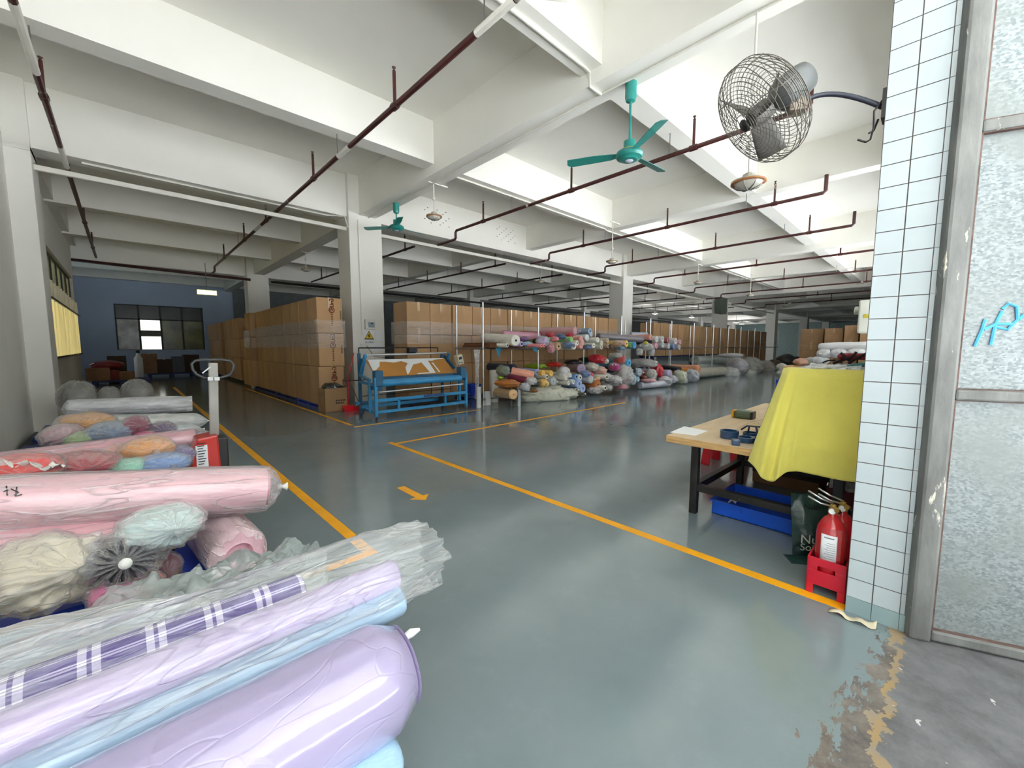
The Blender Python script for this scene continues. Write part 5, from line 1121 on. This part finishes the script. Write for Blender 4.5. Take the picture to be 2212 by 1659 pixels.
BB('tall red bag at the right side of the heap', (214, 34, 50), 1806, 510, 90, 160, 6.0, GF, knot=False); RR('pink roll end left of the tall red bag', (242, 132, 146), 1786, 542, 26, 5.9, g=GF, rc=.1); BB('grey white bag left of the pink roll end', (206, 204, 200), 1738, 552, 80, 130, 5.95, GF, filmm=FILM, knot=False); BB('pale pink bag on the long white roll', (238, 176, 184), 1712, 612, 120, 44, 5.8, GF, knot=False); BB('brown scrap behind the long white roll', (132, 72, 52), 1660, 578, 50, 50, 5.95, GF, knot=False)
RR('lilac roll with a pale end at the right of the heap', (190, 180, 212), 1950, 545, 44, 5.9, g=GF, rc=.1, wrapped=True)
BB('white wrapped bundle below the tall red bag', (216, 218, 222), 1880, 610, 110, 90, 5.8, GF, filmm=FILM, knot=False); BB('lilac white bag below the lilac roll', (206, 204, 222), 1960, 600, 90, 90, 5.8, GF, filmm=FILM, knot=False)
fabric_roll('long black roll behind the lilac roll', aty(1426, 792, 7.1), aty(1468, 798, 6.2), .1, (44, 46, 52), 240, group=GF, rc=.1, wrapped=True)
fabric_roll('long pale lilac white roll lying on the floor in front of the heap', (10.8, 5.95, .11), (12.15, 5.72, .11), .1, (208, 210, 226), 241, group=GF, rc=.15, wrapped=True, wrap=FILM)
BB('greenish clear bag at the right end of the heap', (200, 208, 176), 2050, 585, 100, 160, 5.9, GF, filmm=CLEAR, knot=False); RR('orange roll beyond the greenish bag', (232, 146, 60), 2150, 510, 24, 6.2, L=1.2, g=GF, rc=.1); BB('pale grey clear bag right of the orange roll', (190, 194, 206), 2180, 590, 90, 150, 5.9, GF, filmm=CLEAR, knot=False)
RR('salmon orange roll at the far right end of the heap', (226, 158, 116), 2265, 490, 40, 6.0, L=1.2, g=GF, rc=.15, wrapped=True)
# woven sack on the floor
SP = [atz(1136, 868, .02), atz(1200, 872, .02), atz(1262, 862, .02)]
t = thing('woven_sack', 'long grey-white woven sack with a black stamp lying on the floor before the heap', 'sack', atz(1200, 868, 0))
def sack(u, v):
    a = u * 2 * math.pi; p = SP[0].lerp(SP[2], v); p.y += .22; w = (.72 + .28 * math.sin(min(1, v * 1.6 + .12) * math.pi * .6)) * (1 - .6 * max(0, v - .62) / .38)
    n = 2.4 * fbm(V((math.cos(a) * 1.6, math.sin(a) * 1.6, v * 5)), 4) + .5 * fbm(V((math.cos(a) * 5, math.sin(a) * 5, v * 14)), 2)
    return V((p.x + .06 * n, p.y + .23 * math.cos(a) * w * (1 + .1 * n), max(.004, .15 + .21 * math.sin(a) * w * (1 + .18 * n) - .03)))
def sackc(u, v): return sack(u, v) if 0 < v < 1 else SP[0].lerp(SP[2], v) + V((0, .22, .12))
SK = mat('woven_sack_cloth', S(206, 206, 190), .75, var=.06, bump=.3, bs=22)
MB().grid(sackc, 64, 60, cu=True).obj('body', SK, t, smooth=True)
crumple(lambda u, v: SP[2] + V((-.1 + .42 * u, .12 + .26 * v, .2 * (1 - u) + .02)), 'sack_mouth', 'x', SK, 16, 16, 'sack', .05); o = bpy.data.objects['sack_mouth']; mw = V(t.location); del o['label'], o['category']; o.parent = t; o.matrix_parent_inverse = Matrix.Translation(-mw)
mk = MB()
for k in range(9):
    u = .60 + .013 * k; mk.tube([sack(u + .004 * ((k * 5) % 3), .50 + .018 * ((k * 7) % 5)) + V((0, -.004, .004)), sack(u, .56 + .02 * ((k * 3) % 4)) + V((0, -.004, .004))], .006, 4)
for k in range(10): mk.tube([sack(.60 + .016 * (k // 5), .05 + .02 * (k % 5)) + V((0, -.006, .003)), sack(.612 + .016 * (k // 5), .055 + .02 * (k % 5)) + V((0, -.006, .003))], .005, 4)
mk.obj('stamp', INK, t)

# ======================= FAR PILES =======================
GR_ = 'grey fabric rolls on the far rack'
def far_roll(label, c, x0, y0, x1, y1, Y, h, seed, g=GR_, wrap=None):
    a = aty(x0, y0, Y); b = aty(x1, y1, Y); r = h / 2 * pxm((x0 + x1) / 2, y0, (a + b) / 2)
    a.z = max(a.z, r + .01); b.z = max(b.z, r + .01)
    return fabric_roll(label, a, b, r, c, seed, group=g, rc=.1, wrapped=True, wrap=wrap, amp=.06)
far_roll('pale grey green roll on top of the far left pile', (176, 184, 180), 1500, 778, 1590, 779, 7.1, 18, 250)
far_roll('second grey green roll under the top one in the far pile', (164, 172, 168), 1503, 793, 1582, 794, 7.1, 17, 251)
far_roll('beige clear wrapped roll at the foot of the far pile', (190, 182, 156), 1486, 806, 1562, 810, 6.3, 20, 252, wrap=FILM)
for lab, c, x, y, w, h, s in (('crumpled clear and lilac bag in the far pile', (176, 174, 182), 1592, 792, 46, 36, 253), ('white bag end at the front of the far pile', (196, 198, 196), 1576, 806, 40, 26, 254), ('grey green bag right of the lilac bag', (150, 152, 140), 1620, 792, 46, 40, 255), ('pale grey bag at the foot of the far pile, right', (170, 174, 166), 1614, 808, 40, 22, 256), ('brown grey bag farther right in the far pile', (134, 122, 110), 1652, 796, 36, 34, 257), ('white bag on top of the far pile', (190, 190, 190), 1578, 768, 50, 10, 258)):
    pbag(lab, c, x, y, 6.2, w, h, s, 1.0, group=GR_, filmm=FILM, pole=(.3, -1, 0), knot=False)
for lab, c, x, y, w, h, s in (('dim brown bundle at the far end of the racks', (96, 76, 66), 1672, 786, 30, 20, 259), ('dim grey bundle beyond the brown bundle', (84, 84, 84), 1698, 778, 40, 26, 260), ('dim dark bundle left of the right hand cartons', (64, 60, 60), 1722, 782, 24, 24, 261)):
    P = aty(x, y, 6.6); pbag(lab, c, x, y, 6.4, w, h, s, 1.0, group='dim bundles at the far end of the racks', pole=(.3, -1, 0), knot=False)
# white sacks on the right
pallet('blue pallet under the sacks far right', 15.7, 17.2, 1.6, 3.7, h=.14)
GWS = 'white sacks on the far right pallet'
XS = 16.2
def xbag(label, c, px, py, X, w, h, s, **k):
    P = atx(px, py, X); q = pxm(px, py, P)
    return bag(label, c, P, (w / 2 * q * .7, w / 2 * q, h / 2 * q * 1.05), s, **k)
def xroll(label, c, x0, y0, x1, y1, X, h, seed, g=GWS, wrap=None):
    a = atx(x0, y0, X); b = atx(x1, y1, X); r = h / 2 * pxm(x0, y0, a)
    return fabric_roll(label, b, a, r, c, seed, group=g, rc=.1, wrapped=True, wrap=wrap, amp=.08, soft=.5)
xroll('long white sack roll on the very top of the far right heap', (208, 208, 210), 1768, 750, 1895, 747, XS, 18, 270)
for lab, c, x, y, w, h, s in (('left white sack of the second row in the far right heap', (206, 206, 208), 1780, 764, 28, 22, 271), ('middle white sack of the second row in the far right heap', (202, 202, 206), 1812, 764, 34, 22, 272), ('right white sack of the second row in the far right heap', (204, 204, 206), 1850, 763, 40, 22, 273), ('white sack of the third row beside the yellow cloth', (198, 200, 204), 1772, 779, 34, 20, 274), ('grey bag beside the third row white sack', (150, 146, 138), 1752, 781, 24, 18, 275), ('peach bag at the left of the far right heap', (206, 156, 128), 1733, 782, 34, 18, 276), ('orange yellow bag below the peach bag', (214, 164, 96), 1716, 796, 46, 16, 277), ('grey white bag left of the orange yellow bag', (176, 170, 156), 1688, 793, 20, 16, 278), ('clear wrapped bag at the foot of the far right heap', (180, 178, 166), 1694, 809, 32, 22, 279), ('hidden white sack low in the far right heap', (196, 196, 200), 1760, 800, 90, 22, 280)):
    xbag(lab, c, x, y, XS - .1, w, h, s, group=GWS, filmm=FILM if s in (275, 278, 279) else None, pole=(-1, .3, 0), knot=(s == 271))
# ======================= TABLE BY THE JAMB =======================
PLY = mat('pale_plywood', S(208, 184, 150), .6, var=.06, vs=3, st=(1, 5, 5)); PLYE = mat('plywood_edge', S(196, 158, 104), .7, var=.15, vs=8, st=(1, 1, 9), spots=(S(120, 90, 56), 14, .68))
BX0, BX1, BY0, BY1, BZ = 2.93, 5.45, .24, 1.385, .58
t = thing('work_table', 'plywood work table on a black steel frame, half covered by the yellow cloth', 'table', ((BX0 + BX1) / 2, .8, 0))
tp = MB().bb(BX0, BX1, BY0, BY1, BZ - .052, BZ - .004).obj('table_top', PLYE, t, bevel=.004)
MB().bb(BX0 + .003, BX1 - .003, BY0, BY1 - .003, BZ - .004, BZ).obj('surface', PLY, tp)
LEG = [(3.035, 1.2), (3.05, .36), (4.0, 1.18), (4.0, .36), (5.3, 1.2), (5.3, .36)]
for x, y in LEG: MB().bb(x - .026, x + .026, y - .026, y + .026, 0, BZ - .052).obj('leg', BLACK, t, bevel=.004)
MB().bar((3.04, 1.2, .20), (3.04, .36, .20), .05).obj('rail', BLACK, t, bevel=.003); MB().bar((3.04, 1.2, .20), (4.0, 1.19, .20), .05).obj('rail', BLACK, t, bevel=.003)
MB().bar((4.0, 1.18, .20), (4.0, .36, .20), .05).obj('rail', BLACK, t, bevel=.003); MB().bar((4.0, 1.18, .20), (5.3, 1.2, .20), .05).obj('rail', BLACK, t, bevel=.003)
q = atx(1652, 975, BX0 - .003)
MB().bb(BX0 - .003, BX0, q.y - .03, q.y + .03, BZ - .045, BZ - .006).obj('paper_label', PAPER, t)
# sheet of paper on the corner
C4 = [atz(x, y, BZ + .001) for x, y in ((1447, 934), (1478, 921), (1530, 931), (1502, 941))]
tag(MB().add(C4, [(0, 1, 2, 3)]).obj('paper_sheet', PAPER, solid=.001), 'white paper sheet on the left corner of the plywood table', 'paper')
tag(MB().tube([atz(1585, 930, BZ + .003), atz(1620, 912, BZ + .004), atz(1650, 905, BZ + .004), atz(1680, 893, BZ + .003)], .0012, 4).tube([atz(1628, 908, BZ + .004), atz(1645, 920, BZ + .003)], .0012, 4).obj('packing_string', mat('dull_string', S(150, 136, 104), .8)), 'thin loose strapping strands on the plywood table', 'string')
tag(MB().tube([atz(1612, 928, BZ + .004), atz(1628, 914, BZ + .02), atz(1640, 922, BZ + .004)], .003, 5).obj('yellow_ribbon', mat('lime_yellow_ribbon', S(206, 196, 70), .5)), 'short yellow ribbon beside the blue tape rings', 'ribbon')
# tape rings
def ring(px_, py_, ro, h, m, label, rin=None, flat=True):
    P = atz(px_, py_, BZ); rin = rin or ro * .78
    o = MB().lathe([(rin, 0), (ro, 0), (ro, h), (rin, h), (rin, 0)], 28, Matrix.Translation(P + V((0, 0, .001)))).obj('tape_ring', m, smooth=True, autos=40)
    return tag(o, label, 'tape ring', 'blue tape rings on the table')
BT = mat('dark_blue_glossy_tape', S(32, 66, 104), .25, var=.05, coat=.4)
ring(1575, 946, .062, .055, BT, 'taller blue tape ring at the left of the group'); ring(1611, 955, .055, .036, BT, 'middle flat blue tape ring'); ring(1644, 958, .06, .036, BT, 'right flat blue tape ring nearest the cloth'); ring(1622, 944, .055, .034, BT, 'blue tape ring at the back of the group')
MB_ = MB().box(atz(1589, 955, BZ + .02), (.05, .05, .04), rz=.5); tag(MB_.obj('tape_block', BT, bevel=.006), 'small blue block between the tape rings', 'block')
P = atz(1648, 948, BZ)
t = thing('tape_gun', 'black tape gun with a pale blue frame lying behind the tape rings', 'tape gun', P)
MB().tube([P + V((-.02, .14, .05)), P + V((-.03, .1, .085)), P + V((-.02, -.0, .09)), P + V((.0, -.04, .06))], .007, 6).tube([P + V((-.0, .1, .03)), P + V((-.01, .09, .08))], .007, 6).tube([P + V((-.02, .03, .03)), P + V((-.03, .04, .085))], .007, 6).obj('frame', mat('slate_frame', S(52, 66, 82), .4), t, smooth=True)
MB().bar(P + V((.0, .0, .04)), P + V((.04, -.1, .1)), .05, .06).box(P + V((.02, -.03, .05)), (.08, .08, .07), rz=.6).obj('body', BLKPL, t, bevel=.01)
P = atz(1602, 903, BZ)
t = thing('tape_roll', 'olive green tape roll lying on its side at the back of the table', 'tape roll', P)
Mx = Matrix.Translation(P + V((0, 0, .056))) @ Matrix.Rotation(R(90), 4, 'X') 
MB().bb(P.x - .055, P.x + .06, P.y - .09, P.y + .055, BZ + .002, BZ + .075).obj('tape', mat('olive_tape', S(92, 108, 84), .35), t, bevel=.022); MB().bb(P.x - .05, P.x + .05, P.y + .055, P.y + .075, BZ + .002, BZ + .075).obj('yellow_side', mat('amber_side', S(222, 160, 40), .45), t, bevel=.008); MB().bb(P.x - .052, P.x + .056, P.y - .105, P.y - .09, BZ + .002, BZ + .073).obj('dark_side', BLKPL, t, bevel=.01)
# the covered stack on the table
HT = atx(1780, 800, 3.0).z
t = thing('covered_stack', 'board covered stack of fabric under the yellow cloth on the table', 'stack', (3.4, .45, BZ))
MB().bb(3.03, 4.6, .25, .62, BZ + .001, HT - .045).obj('stack_body', mat('stack_cardboard', S(160, 130, 100), .8), t)
MB().bb(3.03, 4.62, .245, .635, HT - .04, HT - .012).obj('blue_board', mat('navy_board', S(40, 48, 92), .5), t, bevel=.004)
# yellow cloth
YC = mat('lemon_yellow_fleece', S(232, 222, 108), .95, var=.04, vs=5, bump=.08, bs=130, sheen=.3)
def clo(u, v):      # u across from the left hanging corner to the jamb, v down
    y0, y1 = .675, .235
    drop = HT - .5
    fold = .022 * math.sin(u * 17) * max(0, 1 - u * 1.7) + .008 * math.sin(u * 9 + 1)
    ww = v
    y = y0 + (y1 - y0) * u
    flare = .16 * ww * (1 - u) ** 2
    x = 2.985 - .085 * min(1, ww * 1.35) - .012 * (1 - math.sin(u * 6.5)) * ww - abs(fold) * (.2 + ww)
    for c_, a_ in ((.10, .03), (.22, .022), (.33, .012)): x -= a_ * ww * math.exp(-((u - c_ - .04 * ww) / .028) ** 2)
    z = HT - drop * ww - .10 * ww * math.exp(-((u - .20) / .10) ** 2)
    if u < .1:
        k = 1 - u / .1; x += .05 * k * (1 - .15 * ww); 
    if v < .06: x = x + (.06 - v) * 3.6; z = HT + .002
    return V((x, y + flare * .9, z))
t = tag(MB().grid(clo, 120, 60).obj('yellow_cloth', YC, smooth=True, solid=.004), 'large lemon yellow cloth draped over the stack at the table edge', 'cloth')
# things lying on the covered stack
P = atx(1840, 792, 3.35); 
t = thing('folder', 'teal folder board on top of the covered stack', 'folder', (3.4, .4, HT))
a = atx(1790, 797, 3.25); b = atx(1880, 783, 3.25)
MB().bar(V((3.3, a.y, a.z - .004)), V((3.3, .24, HT + .05)), .22, .022).obj('board', mat('teal_board', S(34, 112, 122), .4), t, bevel=.006)
a = atx(1806, 783, 3.4); b = atx(1870, 764, 3.4)
t = thing('red_pouch', 'dull red folded pouch tied with dark straps on the teal folder', 'pouch', (3.42, .35, a.z))
MB().bb(3.4, 3.6, .24, a.y, HT + .055, b.z).obj('body', mat('dull_red_nylon', S(150, 46, 52), .7, var=.1, bump=.3), t, bevel=.02)
s = MB()
for pts in ([(1800, 785), (1828, 776), (1846, 766), (1850, 760)], [(1816, 762), (1826, 772), (1840, 784)], [(1832, 785), (1858, 770), (1874, 762)]): s.tube([atx(x, y, 3.385) for x, y in pts], .008, 6)
s.obj('strap', mat('dark_strap', S(48, 26, 36), .7), t, smooth=True)
lp = [atx(x, y, 3.3) for x, y in ((1805, 778), (1788, 779), (1778, 783), (1778, 788), (1790, 791), (1806, 790), (1812, 788))]
tag(MB().tube(lp, .006, 6).obj('cord_loop', BLKPL, smooth=True), 'black cord loop hanging off the red pouch', 'cord')
crumple(lambda u, v: V((3.08 + .3 * v, atx(1745, 793, 3.15).y - .26 * u, HT + .004 + .018 * math.sin(v * 3))), 'plastic_sheet', 'small crumpled clear sheet on the covered stack', HAZE, 20, 16, 'plastic sheet', .014, 8)
# --- under the table ---
P0 = atz(1541, 1108, 0)
t = thing('tray', 'long blue plastic tray under the table', 'tray', (3.3, .85, 0))
x0, x1, y0, y1, h = 3.12, 3.60, .50, 1.10, .11
MB().bb(x0, x1, y0, y1, .002, .012).bb(x0, x0 + .01, y0, y1, .002, h).bb(x1 - .01, x1, y0, y1, .002, h).bb(x0, x1, y0, y0 + .01, .002, h).bb(x0, x1, y1 - .01, y1, .002, h).obj('tub', mat('blue_tray_plastic', S(26, 84, 200), .35, var=.04), t, bevel=.004)
MB().bb(x0 - .012, x0 + .004, y0 - .012, y1 + .012, h - .012, h).bb(x1 - .004, x1 + .012, y0 - .012, y1 + .012, h - .012, h).bb(x0, x1, y1 - .004, y1 + .012, h - .012, h).bb(x0 - .004, x0, y0 + .2, y0 + .206, .01, h).bb(x0 - .004, x0, y0 + .4, y0 + .406, .01, h).obj('rim', mat('blue_tray_plastic', S(26, 84, 200)), t)
crumple(lambda u, v: V((3.3 + .06 * v, 1.0 + .06 * u, .05 + .02 * math.sin(u * 5))), 'paper_scrap', 'white paper scrap in the blue tray', PAPER, 8, 8, 'paper', .02)
pb_ = [('wide brown carton lying under the table behind the blue tray', 4.15, 4.55, .62, 1.12, 0, .22, BR[0]), ('dark brown carton on top of the wide carton under the table', 4.2, 4.6, .62, 1.16, .225, .42, BR[2])]
for lab, a, b, c, d, e, f_, m in pb_:
    t = thing('carton', lab, 'carton', ((a + b) / 2, (c + d) / 2, e)); MB().bb(a, b, c, d, e, f_).obj('body', m, t, bevel=.006); MB().bb(a - .002, a, c, d, e + .1, e + .13).obj('seam', BR[2], t)
def stool(label, x, y, h=.30, s=.2):
    t = thing('stool', label, 'stool', (x, y, 0), 'red plastic stools under the table')
    MB().box((x, y, h - .012), (s * 1.1, s * 1.1, .024)).obj('seat', RP, t, bevel=.01)
    for i in (-1, 1):
        for j in (-1, 1): MB().bar((x + i * s * .62, y + j * s * .62, 0), (x + i * s * .46, y + j * s * .46, h - .02), .09, .03).obj('leg', RP, t, bevel=.004)
    MB().box((x, y, h * .62), (s * 1.12, s * 1.12, .07)).obj('skirt', RP, t, bevel=.006)
p = atz(1570, 1010, 0); stool('red plastic stool behind the far left table leg', p.x + .1, p.y + .05, .40, .24)
stool('red plastic stool deep under the table by the wall', 4.45, .42, .34)
t = thing('crate', 'dark red crate under the table behind the fire extinguishers', 'crate', (3.6, .38, 0))
MB().bb(3.4, 3.9, .26, .47, 0, .30).obj('body', mat('dark_red_crate', S(96, 26, 36), .5), t, bevel=.01)
crumple(lambda u, v: V((3.38 + .02 * v, .27 + .18 * u, .30 + .06 * v)), 'plastic_sheet', 'clear printed plastic on the dark red crate', HAZE, 10, 8, 'plastic sheet', .01, 3)
# soil bag
SB = mat('dark_green_bag', S(24, 56, 52), .35, var=.12, vs=6, bump=.5, bs=12, coat=.3)
A_, B_ = atz(1712, 1200, 0), V((2.96, .33, 0)); 
t = thing('soil_bag', 'dark green soil bag with pale lettering leaning beside the fire extinguisher', 'bag', (A_ + B_) / 2)
dr = (B_ - A_).normalized(); nn = V((-dr.y, dr.x, 0)); nn = nn if nn.x < 0 else -nn; W_ = .2; HB = .36
def sb(u, v):
    a = (u - .5) * 2; b = math.sin(min(1, v * 1.15) * 3.0)
    return A_ + dr * (W_ * u) + V((0, 0, HB * v)) + nn * (.055 * (1 - a * a) * max(.1, b) + .008 * fbm(V((u * 5, v * 5, 1)))) - nn * .07 * v
def sb2(u, v):
    p = sb(u, v); a = (u - .5) * 2; b = math.sin(min(1, v * 1.15) * 3.0); return p - nn * (.1 * (1 - a * a) * max(.1, b))
g = MB().grid(sb, 20, 24).grid(sb2, 20, 24); g.obj('sack', SB, t, smooth=True)
MB().prism([(-.05, 0), (.2, 0), (.2, .004), (-.05, .004)], .1, Matrix.Translation(A_ + V((0, 0, .0))) @ Matrix.Rotation(math.atan2(dr.y, dr.x), 4, 'Z') @ Matrix.Rotation(R(90), 4, 'X')).obj('flap', SB, t)
LT = mat('pale_print', S(196, 206, 190), .6)
def onbag(u, v): return sb(u, v) + nn * .006
rt = (-(dr)) * -1
sgn = 1 if (dr.dot(RGT) > 0) else -1
text('bag_text', 'Nu', .075, onbag(.32, .34) + nn * .008, dr * sgn, (0, 0, 1) , LT, t); text('bag_text', 'Soil', .06, onbag(.32, .2) + nn * .01, dr * sgn, (0, 0, 1), LT, t); text('bag_text', 'Nutri', .05, onbag(.55, .82) + nn * .004, dr * sgn, (0, 0, 1), mat('dark_green_print', S(12, 30, 30), .5), t)
# red extinguisher box and two extinguishers
ex0, ex1, ey0, ey1, eh = 2.452, 2.66, .236, .392, .19
RB = mat('red_box_plastic', S(196, 24, 48), .4, var=.04)
t = thing('extinguisher_box', 'red plastic box with a hand slot holding the fire extinguishers', 'box', ((ex0 + ex1) / 2, (ey0 + ey1) / 2, 0))
fb = MB(); yc = (ey0 + ey1) / 2
def wallx(x, th):
    fb.bb(x, x + th, ey0, ey1, .05, .125).bb(x, x + th, ey0, ey1, .150, eh).bb(x, x + th, ey0, yc - .035, .125, .15).bb(x, x + th, yc + .035, ey1, .125, .15).bb(x, x + th, ey0, ey0 + .03, 0, .05).bb(x, x + th, ey1 - .03, ey1, 0, .05)
wallx(ex0, .008); wallx(ex1 - .008, .008)
for y in (ey0, ey1 - .008): fb.bb(ex0, ex1, y, y + .008, .05, eh).bb(ex0, ex0 + .03, y, y + .008, 0, .05).bb(ex1 - .03, ex1, y, y + .008, 0, .05)
fb.bb(ex0, ex1, ey0, ey1, .05, .056); fb.obj('case', RB, t, bevel=.0015)
BR_ = mat('brass_valve', S(196, 160, 88), .35, .8)
def ext(label, x, y, z=.058, s=1.0):
    t = thing('fire_extinguisher', label, 'fire extinguisher', (x, y, z), 'fire extinguishers in the red box'); Q = Matrix.Translation((x, y, z)); r = .062
    MB().lathe([(.0, 0), (r * .9, 0), (r, .012), (r, .25), (r * .93, .285), (r * .7, .315), (.03, .335), (.02, .34), (.018, .36), (0, .36)], 32, Q).obj('cylinder', mat('extinguisher_red', S(186, 18, 30), .25, var=.02, coat=.5), t, smooth=True, autos=60)
    MB().lathe([(r + .0006, .112), (r + .0012, .112), (r + .0012, .118), (r + .0006, .118)], 32, Q).obj('black_band', BLKPL, t, smooth=True)
    MB().lathe([(.018, .355), (.02, .36), (.02, .375), (.012, .385), (.012, .4), (0, .4)], 14, Q).bar((x, y, z + .385), (x - .03, y - .02, z + .385), .018).obj('valve', BR_, t, smooth=True, autos=40)
    MB().tube([(x, y, z + .39), (x - .02, y + .05, z + .40), (x - .03, y + .1, z + .425)], .005, 6).tube([(x, y, z + .405), (x - .02, y + .05, z + .425), (x - .035, y + .1, z + .455)], .005, 6).obj('lever_handle', CHROME, t, smooth=True)
    MB().lathe([(0, -.006), (.014, -.006), (.014, .006), (0, .006)], 12, Q @ Matrix.Translation((-.022, -.0, .372)) @ Matrix.Rotation(R(90), 4, 'Y')).obj('gauge', PAPER, t, smooth=True, autos=40)
    MB().tube([(x, y, z + .37), (x + .06, y - .02, z + .36), (x + .085, y - .02, z + .28), (x + .08, y - .02, z + .1)], .008, 8).obj('hose', BLKPL, t, smooth=True)
    return t
e1 = ext('front red fire extinguisher with a white inspection card, in the red box', 2.525, .314)
ext('rear red fire extinguisher half hidden behind the front one', 2.605, .285, .058)
th = math.atan2(-.314, -2.525); cardM = None
card = MB(); txt = MB()
for i in range(12):
    for j in range(2): pass
def cyl(a, z, rr=.0655): return V((2.525 + rr * math.cos(a), .314 + rr * math.sin(a), z))
A0 = math.atan2(-.314 - .0, -2.525) ; 
card.grid(lambda u, v: cyl(A0 - .1 + (u - .5) * -1.0, .185 + .135 * v, .0665), 12, 3); card.obj('inspection_card', PAPER, e1, smooth=True, solid=.001)
for k in range(9):
    z = .2 + .011 * k
    if k != 8: txt.grid(lambda u, v: cyl(A0 - .1 + .38 - u * (.5 if k % 2 else .62), z + .0022 * v, .0675), 8, 2)
txt.grid(lambda u, v: cyl(A0 - .1 + .3 - u * .6, .302 + .006 * v, .0675), 8, 2); txt.obj('card_print', mat('grey_print', S(120, 124, 134), .6), e1)
MB().grid(lambda u, v: cyl(A0 + .02 + (u - .5) * -1.25, .18 + .175 * v, .0695), 12, 3).obj('card_sleeve', film('card_film', lo=0, hi=.05, edge=.15, crink=.03, bump=.15, gloss=.1), e1, smooth=True)
# ======================= LIGHT AND CAMERA =======================
w = bpy.data.worlds.new('overcast_sky'); SC.world = w; w.use_nodes = True
bg = w.node_tree.nodes['Background']; bg.inputs[0].default_value = (.88, .95, 1.0, 1); bg.inputs[1].default_value = 1.25
sl = bpy.data.lights.new('sun', 'SUN'); sl.energy = 36; sl.angle = R(12); sl.color = (1, 1, 1)
so = bpy.data.objects.new('sun', sl); COL.objects.link(so); so.rotation_euler = (R(30), 0, R(-15)); so.location = (0, -10, 12)
def portal(x0, x1, z0, z1, y=.02):
    l = bpy.data.lights.new('opening_portal', 'AREA'); l.shape = 'RECTANGLE'; l.size = x1 - x0; l.size_y = z1 - z0; l.cycles.is_portal = True
    o = bpy.data.objects.new('opening_portal', l); COL.objects.link(o); o.location = ((x0 + x1) / 2, y, (z0 + z1) / 2); o.rotation_euler = (R(90), 0, 0)
portal(XW, 2.42, 0, 3.75)
for a, b in OPEN: portal(a, b, 1, 3.7)
portal(3.0, 6.3, 2.0, 3.9)
l = bpy.data.lights.new('opening_portal', 'AREA'); l.shape = 'RECTANGLE'; l.size = 2; l.size_y = 1.5; l.cycles.is_portal = True
o = bpy.data.objects.new('opening_portal', l); COL.objects.link(o); o.location = (-3.12, 21, 2.15); o.rotation_euler = (R(90), 0, R(-90))
cd = bpy.data.cameras.new('camera'); cd.sensor_width = 36; cd.sensor_fit = 'HORIZONTAL'; cd.lens = FPX / 2212 * 36; cd.clip_start = .02; cd.clip_end = 300
co = bpy.data.objects.new('camera', cd); COL.objects.link(co); co.location = CAM; co.rotation_euler = (R(90) - PITCH, 0, -YAW); SC.camera = co
vs = SC.view_settings; vs.view_transform = 'Standard'; vs.look = 'None'; vs.gamma = 1; vs.exposure = 0.8
cy = SC.cycles; cy.max_bounces = 12; cy.diffuse_bounces = 8; cy.glossy_bounces = 3; cy.transmission_bounces = 4; cy.transparent_max_bounces = 14; cy.sample_clamp_indirect = 6; cy.use_denoising = True
cy.caustics_reflective = False; cy.caustics_refractive = False
SC.render.use_persistent_data = False
